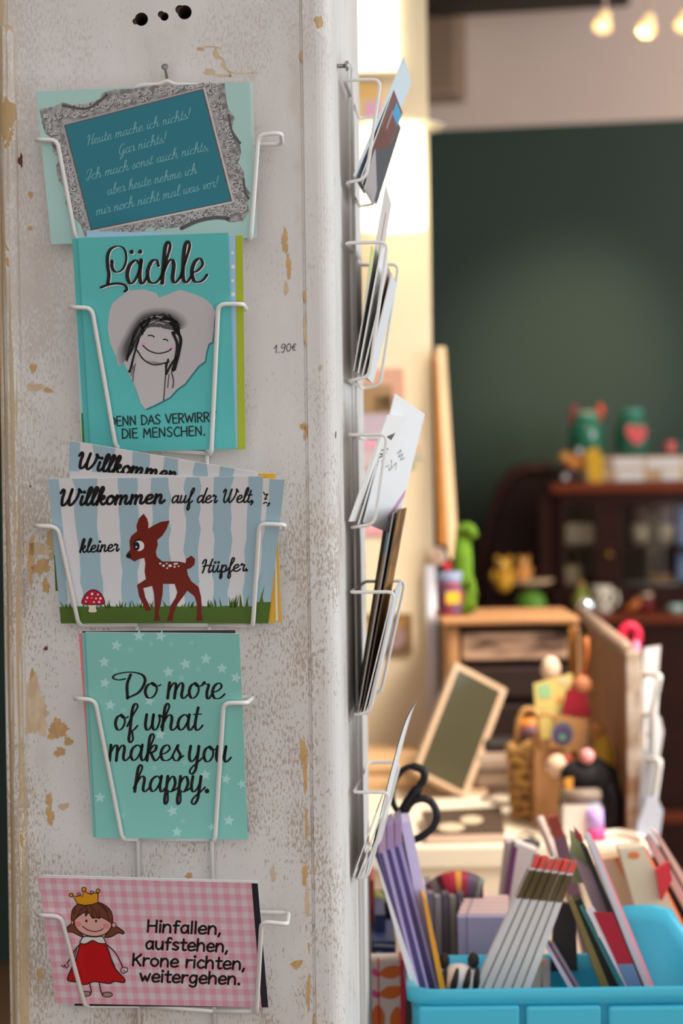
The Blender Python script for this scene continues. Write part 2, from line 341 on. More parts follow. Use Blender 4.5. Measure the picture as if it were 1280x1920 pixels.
# ---------------------------------------------------------------- the white pillar
PF = Frame(at(632, 960, 1.55), 4.0)
PF.o.z = 0
DEP = 0.32
def pillar_paint():
    m = bpy.data.materials.new('worn white paint'); m.use_nodes = True; nt = m.node_tree; b = nt.nodes['Principled BSDF']
    N = lambda t: nt.nodes.new(t); L = nt.links.new
    b.inputs['Roughness'].default_value = 0.6; b.inputs['Specular IOR Level'].default_value = 0.3
    tc = N('ShaderNodeTexCoord'); sep = N('ShaderNodeSeparateXYZ'); L(tc.outputs['Object'], sep.inputs[0])
    def noise(scale, st, detail=4, rough=0.6, dist=0.0):
        mp = N('ShaderNodeMapping'); mp.inputs['Scale'].default_value = st; L(tc.outputs['Object'], mp.inputs[0])
        n = N('ShaderNodeTexNoise'); n.inputs['Scale'].default_value = scale; n.inputs['Detail'].default_value = detail
        n.inputs['Roughness'].default_value = rough; n.inputs['Distortion'].default_value = dist; L(mp.outputs[0], n.inputs['Vector']); return n.outputs[0]
    def ma(op, a, c):
        n = N('ShaderNodeMath'); n.operation = op; n.use_clamp = False
        for i, v in enumerate((a, c)):
            if isinstance(v, (int, float)): n.inputs[i].default_value = v
            else: L(v, n.inputs[i])
        return n.outputs[0]
    def step(v, lo, hi):
        n = N('ShaderNodeMapRange'); n.inputs[1].default_value = lo; n.inputs[2].default_value = hi; n.clamp = True; n.interpolation_type = 'SMOOTHSTEP'
        L(v, n.inputs[0]); return n.outputs[0]
    def mix(f, a, c):
        n = N('ShaderNodeMix'); n.data_type = 'RGBA'; L(f, n.inputs[0])
        for i, v in ((6, a), (7, c)):
            if isinstance(v, tuple): n.inputs[i].default_value = (*v, 1)
            else: L(v, n.inputs[i])
        return n.outputs[2]
    x, z = sep.outputs[0], sep.outputs[2]
    # wear is heavy towards the outer moulding and along the arris, light on the upper middle of the face
    left = step(x, -0.165, -0.222)
    groove = ma('MULTIPLY', step(x, -0.034, -0.024), step(x, -0.016, -0.022))
    low = step(z, 1.47, 1.22)
    wear = ma('ADD', ma('ADD', ma('MULTIPLY', left, 0.055), ma('MULTIPLY', groove, 0.075)), ma('MULTIPLY', low, 0.02))
    base = mix(step(noise(14, (1, 1, 0.35)), 0.35, 0.7), (0.74, 0.715, 0.70), (0.66, 0.625, 0.60))
    # big rubbed patches down to an older grey-beige coat
    patch = step(ma('ADD', noise(9, (1, 1, 0.5), 6, 0.65), ma('MULTIPLY', wear, 0.9)), 0.57, 0.68)
    base = mix(ma('MULTIPLY', patch, 0.5), base, (0.56, 0.49, 0.42))
    # fine vertical pitting
    pit = step(ma('ADD', ma('ADD', noise(700, (1, 1, 0.38), 3, 0.65), ma('MULTIPLY', noise(11, (1, 1, 0.6), 5, 0.65), 1.1)), ma('MULTIPLY', left, 0.06)), 1.10, 1.22)
    base = mix(ma('MULTIPLY', pit, ma('ADD', ma('MULTIPLY', low, 0.40), 0.26)), base, (0.36, 0.25, 0.17))
    # ochre chips
    ch = ma('ADD', noise(34, (1, 1, 0.33), 7, 0.62, 0.4), wear)
    chip = step(ch, 0.672, 0.684)
    base = mix(step(ch, 0.655, 0.672), base, (0.78, 0.75, 0.72))
    base = mix(chip, base, mix(step(noise(120, (1, 1, 0.2)), 0.4, 0.6), (0.50, 0.33, 0.14), (0.55, 0.41, 0.24)))
    # a few dark rust specks
    sp = step(noise(75, (1, 1, 0.5), 3, 0.5), 0.745, 0.765)
    base = mix(sp, base, (0.16, 0.07, 0.035))
    # streaks of bare ochre running down the moulding
    ms = ma('MULTIPLY', step(x, -0.213, -0.2165), step(ma('ADD', noise(260, (1, 1, 0.022), 4, 0.6), ma('MULTIPLY', noise(20, (1, 1, 0.5)), 0.25)), 0.585, 0.66))
    base = mix(ma('MULTIPLY', ms, 0.85), base, (0.50, 0.36, 0.19))
    L(base, b.inputs['Base Color'])
    bp = N('ShaderNodeBump'); bp.inputs['Strength'].default_value = 0.25; bp.inputs['Distance'].default_value = 0.001
    h = ma('SUBTRACT', ma('MULTIPLY', noise(120, (1, 1, 0.4)), 0.6), ma('ADD', chip, ma('MULTIPLY', pit, 0.5))); L(h, bp.inputs['Height']); L(bp.outputs[0], b.inputs['Normal'])
    return m
worn = pillar_paint()
PIL = bpy.data.objects
def in_pillar(name, verts, faces, material, smooth, parent=None, kind='structure'):
    me = bpy.data.meshes.new(name); me.from_pydata(verts, [], faces); me.materials.append(material)
    me.polygons.foreach_set('use_smooth', [smooth] * len(faces)); me.update()
    o = link(bpy.data.objects.new(name, me))
    if parent: o.parent = parent
    else:
        o.location = PF.o; o.rotation_euler = (0, 0, -math.radians(PF.deg))
        if kind: o['kind'] = kind
    return o
prof = [(-.2300, .03), (-.2300, .004), (-.2285, 0), (-.0212, 0), (-.0205, .0012), (-.0196, .0012), (-.0188, -.0006), (-.0125, -.0002)]
prof += [(-.0125 + .0125 * math.sin(a), .0125 - .0127 * math.cos(a)) for a in [math.pi / 2 * i / 8 for i in range(1, 9)]]
prof += [(0, .06), (0, DEP - .006), (-.006, DEP), (-.2300, DEP)]
n = len(prof); vs = [(x, y, z) for z in (0.0, CEIL) for x, y in prof]
fs = [[i, (i + 1) % n, n + (i + 1) % n, n + i] for i in range(n)] + [list(range(n))[::-1], [n + i for i in range(n)]]
pillar = in_pillar('pillar', vs, fs, worn, False)
bm = bmesh.new(); bm.from_mesh(pillar.data); bmesh.ops.recalc_face_normals(bm, faces=bm.faces); bm.to_mesh(pillar.data); bm.free()
# three drilled holes near the top: cut out of the solid
def to_local(p): q = p - PF.o; return (q.dot(PF.ex), q.dot(PF.d), q.z)
bm = bmesh.new()
for px, py, r in ((265, 36, .0047), (308, 31, .0030), (346, 23, .0050), (254, 40, .0022), (302, 27, .0024), (337, 18, .0032)):
    x, y, z = to_local(PF.hit(px, py))
    dd = .045 if r > .0029 and r != .0032 else .004
    g = bmesh.ops.create_cone(bm, cap_ends=True, segments=20, radius1=r, radius2=r * .92, depth=dd * 2)
    bmesh.ops.rotate(bm, verts=g['verts'], cent=(0, 0, 0), matrix=Matrix.Rotation(-math.pi / 2, 3, 'X'))
    bmesh.ops.translate(bm, verts=g['verts'], vec=(x, 0, z))
me = bpy.data.meshes.new('cut'); bm.to_mesh(me); bm.free(); cut = link(bpy.data.objects.new('cut', me))
cut.location = pillar.location; cut.rotation_euler = pillar.rotation_euler
md = pillar.modifiers.new('holes', 'BOOLEAN'); md.object = cut; md.operation = 'DIFFERENCE'; md.solver = 'EXACT'; md.use_self = True
bpy.context.view_layer.update()
new = bpy.data.meshes.new_from_object(pillar.evaluated_get(bpy.context.evaluated_depsgraph_get()))
pillar.modifiers.clear(); pillar.data = new; bpy.data.objects.remove(cut)
new.materials.append(mat('wood darkened for shade in the holes', (96, 78, 66), 1.2, .9))  # bare wood coloured dark to put the shade into the holes
for p in new.polygons:
    c = p.center
    if -.2 < c.x < -.05 and .0008 < c.y < .2: p.material_index = len(new.materials) - 1
# half-round moulding along the outer edge, ending in a rounded stop near the top
xc, yc, _ = to_local(PF.hit(21, 60)); ztop = to_local(PF.hit(20, 44))[2]
vs = []; fs = []; nn = 10; zs = [0.0, ztop - .01] + [ztop - .01 + .01 * math.sin(a) for a in (.35, .7, 1.0, 1.25, 1.45, 1.57)]
for k, z in enumerate(zs):
    q = 1.0 if k < 2 else max(.05, math.cos(math.asin(min(1, (z - ztop + .01) / .01))))
    for j in range(nn + 1):
        a = math.pi * j / nn; vs.append((-.2205 - .0062 * q * math.cos(a), .0005 - .0050 * q * math.sin(a), z))
for k in range(len(zs) - 1):
    for j in range(nn): fs.append([k * (nn + 1) + j, k * (nn + 1) + j + 1, (k + 1) * (nn + 1) + j + 1, (k + 1) * (nn + 1) + j])
in_pillar('moulding', vs, fs, worn, True, pillar)
# pencilled price on the paint
m = M(); pk = P(95, 88, 90, 1.2)
for q in write('1.90€', CAPS, (513, 662), (556, 657), 15, 1.6, slant=.18): m.poly([PF.hit(*p, .0003) for p in q], pk)
def on_pillar(name, m):
    o = build(name, m, pillar); o.matrix_parent_inverse = Matrix.Identity(4)
    o.matrix_basis = pillar.matrix_basis.inverted() @ Matrix.Translation(o.location + pillar.location)   # the pillar is turned
    return o
on_pillar('pencilled_price', m)
# patches where the paint has come off to the ochre undercoat
ochre_p = mat('bare ochre undercoat', (172, 140, 92), 1.75, .8, rgb2=(150, 120, 84), nscale=120, stretch=(1, 1, .3))
tan_p = mat('rubbed tan undercoat', (172, 154, 132), 1.75, .8, rgb2=(158, 138, 114), nscale=150, stretch=(1, 1, .3))
rust_p = mat('rust stain', (84, 50, 36), 1.5, .8)
prn = random.Random(21)
def bare(cx, cy, w, h, mt, rag=.45, lift=.00022):
    K = 64; pts = []; ph = [prn.uniform(0, 6.3) for _ in range(5)]
    for i in range(K):
        a = 2 * math.pi * i / K; r = 1 + rag * (.5 * math.sin(2 * a + ph[0]) + .4 * math.sin(3 * a + ph[1]) + .35 * math.sin(5 * a + ph[2]) + .3 * math.sin(8 * a + ph[3]) + .3 * math.sin(15 * a + ph[4]) + .22 * math.sin(24 * a + ph[0])) * .7
        pts.append((cx + w / 2 * max(.15, r) * math.cos(a), cy + h / 2 * max(.15, r) * math.sin(a)))
    m = M(); m.poly([PF.hit(*p, lift) for p in pts], mt); return on_pillar('bare_patch', m)
for cx, cy, w, h, mt in ((566, 106, 9, 24, ochre_p), (534, 452, 13, 40, ochre_p), (541, 500, 9, 46, ochre_p), (536, 540, 7, 30, tan_p), (571, 555, 8, 18, ochre_p), (572, 620, 6, 60, tan_p), (570, 800, 14, 14, ochre_p), (572, 812, 6, 26, ochre_p), (568, 1410, 16, 40, ochre_p), (572, 1450, 8, 60, ochre_p), (574, 1545, 5, 50, ochre_p), (571, 1640, 9, 44, ochre_p), (576, 1690, 8, 60, tan_p), (556, 1808, 20, 16, ochre_p), (578, 1860, 8, 60, ochre_p), (512, 1640, 10, 24, tan_p), (424, 1870, 18, 24, ochre_p), (354, 1642, 14, 10, ochre_p),
                        (57, 365, 9, 12, ochre_p), (56, 428, 8, 10, ochre_p), (62, 690, 14, 14, ochre_p), (66, 726, 30, 16, tan_p), (90, 732, 18, 8, ochre_p), (40, 300, 5, 26, rust_p), (37, 302, 10, 12, rust_p), (86, 1216, 8, 7, rust_p), (70, 1030, 60, 20, tan_p), (58, 1050, 12, 80, ochre_p), (78, 1062, 30, 30, ochre_p), (86, 1098, 12, 30, ochre_p),
                        (108, 1368, 40, 32, ochre_p), (128, 1390, 14, 18, ochre_p), (112, 1410, 22, 16, ochre_p), (62, 1330, 60, 90, tan_p), (92, 1500, 10, 30, ochre_p), (94, 1530, 14, 34, ochre_p), (119, 1512, 20, 12, tan_p), (75, 1826, 10, 22, ochre_p), (40, 1885, 8, 34, ochre_p), (44, 1700, 6, 80, tan_p), (376, 92, 12, 6, ochre_p), (405, 102, 10, 16, tan_p), (392, 134, 18, 12, tan_p), (418, 120, 7, 12, tan_p), (590, 1620, 5, 60, ochre_p), (600, 690, 6, 12, tan_p)):
    bare(cx, cy, w, h, mt)
m = M()
for pts, T in (([(372, 89), (395, 87), (414, 90)], 2.2), ([(404, 92), (408, 104), (418, 112), (422, 126), (430, 136), (432, 143)], 4), ([(386, 130), (405, 140), (432, 142)], 4.5), ([(428, 134), (445, 137), (482, 136)], 2.4)):
    for q in ribbon(pts, T): m.poly([PF.hit(*p, .0002) for p in q], tan_p)
on_pillar('scraped_outline', m)

# ---------------------------------------------------------------- postcards in the front rack
class Card:
    """a leaning card plane in front of the pillar: offsets (m) at a lower and an upper photo row"""
    def __init__(self, yb, ob, yt, ot, px=300):
        self.p = PF.hit(px, yb, ob); q = PF.hit(px, yt, ot); self.up = (q - self.p).normalized()
        self.n = PF.ex.cross(self.up).normalized()
        if self.n.dot(CO - self.p) < 0: self.n = -self.n
    def at(self, px, py, lift=0.0): return hit(px, py, self.p + self.n * lift, self.n)
    def back(self, dist):
        c = Card.__new__(Card); c.p = self.p - self.n * dist; c.n = self.n; c.up = self.up; return c
    def sheet(self, m, corners, material, th=.0004, side=None):
        m.slab([self.at(*c) for c in corners], th, material, side or paper_edge)
    def draw(self, m, polys, material, layer=1):
        for q in polys: m.poly([self.at(*p, layer * .00004) for p in q], material)
paper_edge = P(205, 203, 200, 1.5)
black = P(24, 24, 26, 1.3)
def zz(scale, ox, oy): return lambda pts: [(x / scale + ox, y / scale + oy) for x, y in pts]
def disc(cx, cy, r, n=12): return ell(cx, cy, r, r, n)
FRONT = 'postcards in the wire rack on the pillar front'

# --- top pocket: ornate frame card
C1 = Card(450, .012, 153, .032)
m = M(); C1.sheet(m, [(68, 172), (467, 153), (480, 446), (96, 458)], PC(132, 162, 158))
card = whole('postcard', m, 'landscape postcard printed with a silver ornate frame around slanted white script on teal', 'postcard', FRONT)
fr = M(); grey, lite, dark = mat('silver frame print', (138, 137, 138), 1.7, .5, rgb2=(98, 97, 98), nscale=260), P(160, 159, 159, 1.7), P(72, 71, 73, 1.6)
outer = [(74, 205), (100, 200), (118, 192), (140, 198), (165, 194), (186, 186), (192, 174), (215, 168), (250, 166), (290, 160), (330, 160), (383, 157), (421, 156), (424, 185), (428, 205), (440, 220), (434, 240), (448, 262), (452, 285), (446, 305), (457, 322), (458, 345), (470, 364), (464, 380), (468, 396), (455, 415), (430, 417), (405, 403), (375, 410), (345, 424), (320, 428), (290, 424), (255, 434), (215, 440), (185, 446), (160, 445), (150, 420), (132, 402), (122, 380), (128, 362), (110, 340), (105, 312), (112, 296), (98, 280), (100, 262), (84, 250), (78, 228)]
C1.draw(fr, [outer], grey, 1)
rnd = random.Random(3)
band_in = [(123, 236), (379, 169), (432, 376), (172, 430)]
def seg_pt(P_, t):
    n = len(P_); i = int(t * n) % n; f = t * n - int(t * n); a, b = P_[i], P_[(i + 1) % n]; return (a[0] + (b[0] - a[0]) * f, a[1] + (b[1] - a[1]) * f)
sides = [((82, 222), (190, 195), (300, 172), (400, 163)), ((400, 163), (415, 220), (437, 300), (452, 392)), ((452, 392), (400, 400), (300, 418), (180, 440)), ((180, 440), (150, 390), (122, 310), (95, 230))]
for si, sd in enumerate(sides):
    for k in range(95):
        t = rnd.random() * 3; i = int(t); f = t - i; a, b = sd[i], sd[i + 1]
        cx, cy = a[0] + (b[0] - a[0]) * f + rnd.uniform(-9, 9), a[1] + (b[1] - a[1]) * f + rnd.uniform(-7, 7)
        r = rnd.uniform(2.6, 7); a0 = rnd.uniform(0, 6.3); dr = rnd.choice((-1, 1))
        sp = [(cx + r * (1 - .14 * j) * math.cos(a0 + dr * j * .95), cy + r * (1 - .14 * j) * math.sin(a0 + dr * j * .95)) for j in range(6)]
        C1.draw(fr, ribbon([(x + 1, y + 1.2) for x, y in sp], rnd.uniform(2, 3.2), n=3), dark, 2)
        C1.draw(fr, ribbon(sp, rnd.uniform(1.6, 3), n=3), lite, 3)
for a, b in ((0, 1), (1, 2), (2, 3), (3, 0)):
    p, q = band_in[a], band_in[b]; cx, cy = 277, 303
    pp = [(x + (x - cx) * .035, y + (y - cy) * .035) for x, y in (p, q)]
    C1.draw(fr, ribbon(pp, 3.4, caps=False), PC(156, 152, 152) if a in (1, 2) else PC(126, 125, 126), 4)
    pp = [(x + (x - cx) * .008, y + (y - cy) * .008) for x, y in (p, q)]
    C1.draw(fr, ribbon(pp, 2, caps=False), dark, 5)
C1.draw(fr, ribbon([(118, 198), (160, 204), (186, 190), (200, 178)], 5), dark, 4)
C1.draw(fr, ribbon([(340, 428), (372, 414), (405, 408), (428, 410)], 7), dark, 4)
C1.draw(fr, ribbon([(428, 215), (436, 250), (450, 268)], 4) + ribbon([(456, 335), (460, 362), (466, 372)], 4), dark, 4)
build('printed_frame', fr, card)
tp = M(); C1.draw(tp, [band_in], P(30, 98, 112, 1.7), 6); build('printed_panel', tp, card)
lt = M(); ink = P(112, 160, 166, 1.6)
for s, a, b in (('Heute mache ich nichts!', (163, 273), (357, 221)), ('Gar nichts!', (222, 291), (312, 266)), ('Ich mach sonst auch nichts,', (161, 339), (392, 281)), ('aber heute nehme ich', (201, 366), (369, 325)), ('mir noch nicht mal was vor!', (180, 404), (409, 349))):
    C1.draw(lt, write(s, SCRIPT, a, b, 9.5, 1.2, .5, .35), ink, 8)
build('lettering', lt, card, 'pale white script')
m = M(); C1.back(.002).sheet(m, [(78, 170), (472, 157), (482, 443), (105, 455)], PC(150, 172, 168))
whole('postcard', m, 'pale teal postcard peeping out behind the ornate silver frame card', 'postcard', FRONT)

# --- second pocket: heart card
C2 = Card(846, .010, 440, .052)
m = M(); teal = PC(70, 148, 148); C2.sheet(m, [(146, 446), (428, 436), (442, 842), (170, 848)], teal)
card = whole('postcard', m, 'turquoise portrait postcard with torn paper heart, laughing girl drawing and black brush script on top', 'postcard', FRONT)
H = zz(5.818, 200, 550)
hp = H([(575, 45), (540, -5), (400, -45), (230, -30), (60, 110), (25, 220), (10, 380), (35, 540), (100, 690), (200, 780), (280, 960), (330, 1070), (370, 1200), (425, 1262), (510, 1225), (620, 1168), (690, 1130), (760, 1050), (850, 985), (930, 880), (1000, 790), (1070, 740), (1085, 640), (1110, 550), (1150, 530), (1165, 420), (1172, 300), (1188, 200), (1150, 130), (1070, 60), (960, 10), (800, -40), (690, 0), (620, 30)])
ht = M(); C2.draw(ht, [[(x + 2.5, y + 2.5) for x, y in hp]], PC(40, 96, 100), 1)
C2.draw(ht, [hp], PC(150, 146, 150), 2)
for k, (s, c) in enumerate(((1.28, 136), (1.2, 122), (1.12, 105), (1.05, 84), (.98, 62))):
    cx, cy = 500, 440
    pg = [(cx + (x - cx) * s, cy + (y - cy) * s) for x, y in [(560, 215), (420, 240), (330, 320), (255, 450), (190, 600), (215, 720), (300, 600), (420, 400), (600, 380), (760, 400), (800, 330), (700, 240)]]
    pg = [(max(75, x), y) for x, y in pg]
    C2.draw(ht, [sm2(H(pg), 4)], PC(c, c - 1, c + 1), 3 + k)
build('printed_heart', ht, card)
gl = M(); skin = PC(152, 149, 151)
C2.draw(gl, [sm2(H([(430, 390), (560, 370), (690, 420), (745, 520), (730, 650), (660, 745), (555, 775), (440, 740), (340, 640), (330, 540)]))], skin, 9)
C2.draw(gl, [H([(325, 700), (420, 730), (640, 760), (640, 900), (620, 1168), (425, 1262), (370, 1200), (300, 980)])], skin, 9)
def hs(pts, T): return ribbon(H(pts), T / 5.818)
for pts, T in (([(330, 620), (400, 720), (480, 770), (560, 778), (680, 745)], 15), ([(395, 570), (460, 625), (560, 655), (660, 635), (705, 605)], 14), ([(450, 462), (485, 458), (518, 475)], 14), ([(618, 505), (645, 502), (665, 518)], 14),
               ([(640, 760), (640, 900), (620, 1168)], 11), ([(680, 880), (665, 1030)], 8), ([(705, 860), (728, 950), (720, 1030)], 11), ([(310, 770), (290, 880), (285, 960)], 8), ([(290, 790), (265, 900)], 7),
               ([(420, 395), (340, 520), (270, 800), (240, 850)], 16), ([(390, 390), (290, 560), (220, 740)], 14), ([(350, 500), (290, 700), (250, 860)], 20), ([(735, 380), (800, 480), (790, 640), (740, 830)], 30), ([(720, 430), (770, 560), (750, 720), (720, 840)], 34), ([(760, 700), (700, 780), (650, 880)], 24), ([(670, 720), (650, 800), (645, 880)], 20), ([(770, 400), (815, 500), (800, 620)], 18),
               ([(300, 540), (260, 640), (215, 720)], 16), ([(330, 400), (260, 560), (225, 690)], 24), ([(370, 330), (300, 440), (270, 560)], 30)):
    C2.draw(gl, hs(pts, T), black, 10)
rnd = random.Random(5)
for k in range(46):
    a = math.pi * (1.02 + .98 * rnd.random()); r = rnd.uniform(.78, 1.06); cx, cy = 575 + 205 * r * math.cos(a), 420 + 175 * r * math.sin(a)
    a2 = a + math.pi / 2 + rnd.uniform(-.5, .5); l = rnd.uniform(25, 55)
    C2.draw(gl, hs([(cx - l * math.cos(a2), cy - l * math.sin(a2)), (cx, cy - 8), (cx + l * math.cos(a2), cy + l * math.sin(a2))], rnd.uniform(12, 22)), black, 10)
for pts in ([(540, 250), (600, 265)], [(480, 265), (500, 255)], [(470, 325), (530, 300)], [(530, 330), (570, 320), (630, 335)], [(640, 300), (690, 310)], [(560, 385), (590, 370)]): C2.draw(gl, hs(pts, 9), skin, 11)
for c in ((400, 552), (712, 592)): C2.draw(gl, [H(ell(*c, 26, 22))], PC(190, 120, 160), 9.5)
build('printed_girl', gl, card)
Lz = zz(5.333, 170, 440)
def lach(dx, dy, extra):
    out = []
    def rb(pts, T, thin=.4): out.extend(ribbon([(x + dx, y + dy) for x, y in Lz(pts)], T + extra, thin))
    rb([(212, 265), (215, 330), (255, 375), (320, 345), (355, 250), (340, 150), (275, 115), (200, 145), (168, 220), (172, 330), (182, 400), (172, 490)], 6.6, .28)
    rb([(102, 528), (180, 500), (270, 488), (340, 505), (362, 545), (340, 568)], 5.4, .8)
    p = write('ächle', SCRIPT, (236 + dx, 532.5 + dy), (386 + dx, 528.5 + dy), 44, 7.4 + extra, .36, .06, .58, .72)
    return out + p
lw = M(); C2.draw(lw, lach(1.3, 1.2, .8), PC(205, 196, 186), 12); C2.draw(lw, lach(0, 0, 0), black, 13); build('lettering', lw, card, 'black brush script with a pale edge')
lw = M()
C2.draw(lw, write('DENN DAS VERWIRRT', CAPS, (206, 799), (407, 790), 17.5, 2.3, .9), black, 12)
C2.draw(lw, write('DIE MENSCHEN.', CAPS, (229, 822), (388, 816), 17.5, 2.3, .9), black, 12)
build('lettering', lw, card, 'thin black handwritten capitals')
b = C2.back(.0009); m = M(); b.sheet(m, [(135, 447), (425, 437), (438, 840), (160, 849)], PC(64, 140, 141))
whole('postcard', m, 'turquoise postcard directly behind the torn heart card, showing at its edge', 'postcard', FRONT)
b = C2.back(.0018); m = M(); b.sheet(m, [(162, 433), (441, 441), (445, 840), (175, 845)], P(140, 178, 206, 1.5))
b.draw(m, [disc(436 + i % 2, 474 + 26 * i, 3 + i % 2) for i in range(4)], PC(190, 205, 216), 1)
whole('postcard', m, 'light blue postcard with small clouds peeping out behind the torn heart card', 'postcard', FRONT)
b = C2.back(.0027); m = M(); b.sheet(m, [(160, 450), (455, 441), (460, 842), (180, 846)], P(146, 160, 44, 1.6))
whole('postcard', m, 'lime green postcard showing beside the light blue one behind the torn heart card', 'postcard', FRONT)
b = C2.back(.0036); m = M(); b.sheet(m, [(139, 520), (400, 512), (410, 836), (153, 838)], PC(150, 182, 208))
b.draw(m, [[(152.2, 775), (175, 770), (175, 836), (154.5, 836)]], PC(62, 110, 40), 1)
whole('postcard', m, 'sky blue postcard with a green lower corner, rearmost behind the torn heart card', 'postcard', FRONT)

# --- third pocket: fawn cards
C3 = Card(1168, .010, 892, .056)
stripe_w, stripe_b, grass_c = P(176, 177, 181, 1.95), P(128, 152, 164, 1.95), P(66, 90, 34, 1.8)
Q = zz(2.1333, 40, 810)
def stripe_card(c, corners, bands, m):
    c.sheet(m, corners, stripe_w)
    (x0, y0), (x1, y1), (x2, y2), (x3, y3) = corners
    def uv(u, v): a = (x0 + (x1 - x0) * u, y0 + (y1 - y0) * u); b_ = (x3 + (x2 - x3) * u, y3 + (y2 - y3) * u); return (a[0] + (b_[0] - a[0]) * v, a[1] + (b_[1] - a[1]) * v)
    rr = random.Random(11)
    for u0, u1 in bands:
        K = 14; l = []; r = []
        for k in range(K + 1):
            v = k / K; l.append(uv(max(0, min(1, u0 + (rr.uniform(-.008, .008) if u0 > 0 else 0))), v)); r.append(uv(max(0, min(1, u1 + (rr.uniform(-.008, .008) if u1 < 1 else 0))), v))
        for k in range(K): c.draw(m, [[l[k], l[k + 1], r[k + 1], r[k]]], stripe_b, 1)
    return uv
def grass(c, uv, m, v0, amp=1.0):
    pts = [uv(0, 1), uv(0, v0)] + [uv(i / 20, v0 + .004 * math.sin(i * 2.1)) for i in range(1, 20)] + [uv(1, v0), uv(1, 1)]
    c.draw(m, [pts], grass_c, 2)
    rr = random.Random(4)
    for i in range(80):
        u = rr.uniform(.005, .985); h = rr.uniform(.015, .05) + (.06 * max(0, u - .72) / .28 if u > .72 else 0) * rr.uniform(.3, 1.4) * amp
        a = uv(u, v0 + .01); b_ = uv(u + .012, v0 + .01); t = uv(max(0, min(.995, u + rr.uniform(-.012, .02))), v0 - h)
        c.draw(m, [[a, b_, t]], grass_c, 3)
BANDS = [(0, .05), (.118, .222), (.325, .41), (.478, .565), (.636, .708), (.776, .86), (.93, 1)]
m = M(); uv = stripe_card(C3, [(90, 898), (493, 893), (478, 1168), (114, 1169)], BANDS, m); grass(C3, uv, m, .885)
card = whole('postcard', m, 'blue and white striped postcard with red-brown fawn walking on grass, in front of its copies', 'postcard', FRONT)
G = zz(5.12, 80, 880)
fa = M(); brown = PC(92, 26, 18)
G2 = zz(5.12, 300, 880)
body = G([(832, 690), (850, 640), (905, 595), (900, 540), (925, 470), (968, 425), (1000, 470), (1015, 520), (1012, 570), (1060, 540), (1130, 505), (1218, 492), (1190, 570), (1150, 635), (1098, 680), (1105, 725), (1085, 790), (1095, 840), (1150, 885)]) + G2([(60, 885), (180, 885), (245, 900), (250, 860), (300, 828), (335, 860), (330, 915), (290, 950), (258, 960), (265, 1010), (300, 1075), (370, 1130), (392, 1220), (400, 1310), (395, 1380), (410, 1450), (345, 1455), (355, 1390), (352, 1290), (330, 1220), (262, 1165), (215, 1230), (170, 1290), (130, 1380), (120, 1455), (65, 1455), (85, 1390), (100, 1310), (150, 1230), (165, 1180), (140, 1100), (60, 1100)]) + G([(1155, 1100), (1150, 1200), (1132, 1300), (1110, 1380), (1128, 1450), (1065, 1455), (1078, 1390), (1075, 1300), (1070, 1200), (1050, 1120), (965, 1140), (985, 1230), (1020, 1300), (1042, 1352), (990, 1360), (970, 1310), (925, 1220), (905, 1110), (990, 1055), (978, 980), (985, 900), (975, 850), (930, 860), (880, 885), (840, 860), (800, 835), (815, 800), (840, 770)])
C3.draw(fa, [body], brown, 5)
C3.draw(fa, [G(ell(925, 735, 50, 50)) ], PC(186, 182, 182), 6); C3.draw(fa, [G(ell(902, 738, 28, 42))], black, 7); C3.draw(fa, [G(ell(898, 745, 8, 10))], PC(190, 186, 186), 8)
C3.draw(fa, ribbon(G([(868, 720), (895, 680), (940, 672)]), 2.2), black, 7)
C3.draw(fa, [G(ell(826, 830, 26, 24))], black, 7)
for x, y, r in ((1128, 905, 11), (1160, 925, 14), (1190, 905, 9), (1195, 948, 10), (1222, 925, 17), (1268, 908, 13), (1266, 936, 11)): C3.draw(fa, [G(ell(x, y, r, r * .8))], PC(200, 180, 170), 6)
C3.draw(fa, [G2(ell(160, 905, 12, 9)), G2(ell(178, 930, 8, 8))], PC(200, 180, 170), 6)
build('printed_fawn', fa, card)
mu = M()
C3.draw(mu, [sm2(G([(428, 1295), (440, 1330), (432, 1372), (480, 1382), (525, 1372), (518, 1330), (522, 1295)]))], PC(70, 55, 45), 5); C3.draw(mu, [sm2(G([(436, 1300), (446, 1330), (440, 1366), (480, 1374), (518, 1366), (510, 1330), (514, 1300)]))], PC(196, 180, 160), 6)
C3.draw(mu, [sm2(G([(372, 1285), (390, 1225), (430, 1175), (485, 1152), (545, 1175), (585, 1230), (596, 1288), (540, 1302), (430, 1302)]))], PC(70, 16, 26), 7)
C3.draw(mu, [sm2(G([(380, 1282), (398, 1228), (436, 1182), (485, 1161), (540, 1182), (577, 1232), (587, 1283), (540, 1294), (430, 1294)]))], PC(150, 20, 42), 8)
for x, y, r in ((474, 1196, 13), (530, 1202, 9), (428, 1234, 11), (470, 1236, 6), (512, 1240, 9), (554, 1240, 12), (415, 1270, 8), (492, 1275, 9), (542, 1274, 11)): C3.draw(mu, [G(disc(x, y, r))], PC(206, 180, 180), 9)
build('printed_toadstool', mu, card)
lw = M()
C3.draw(lw, write('Willkommen', SCRIPT, (109, 948), (307, 943), 16, 5.7, .75, .22, .6), black, 6)
C3.draw(lw, write('auf der Welt,', SCRIPT, (321, 943), (476, 942), 13.5, 3.3, .8, .22, .75), black, 6)
C3.draw(lw, write('kleiner', SCRIPT, (149, 1036), (222, 1033), 12.5, 3.3, .8, .2, .75), black, 6)
C3.draw(lw, write('Hüpfer.', SCRIPT, (377, 1074), (466, 1070), 12.5, 3.3, .8, .2, .75), black, 6)
build('lettering', lw, card)
b = C3.back(.0009); m = M(); uv = stripe_card(b, [(130, 884), (534, 899), (503, 1169), (125, 1168)], [(.93, 1), (.80, .875), (.6, .7)], m); grass(b, uv, m, .85, 1.6)
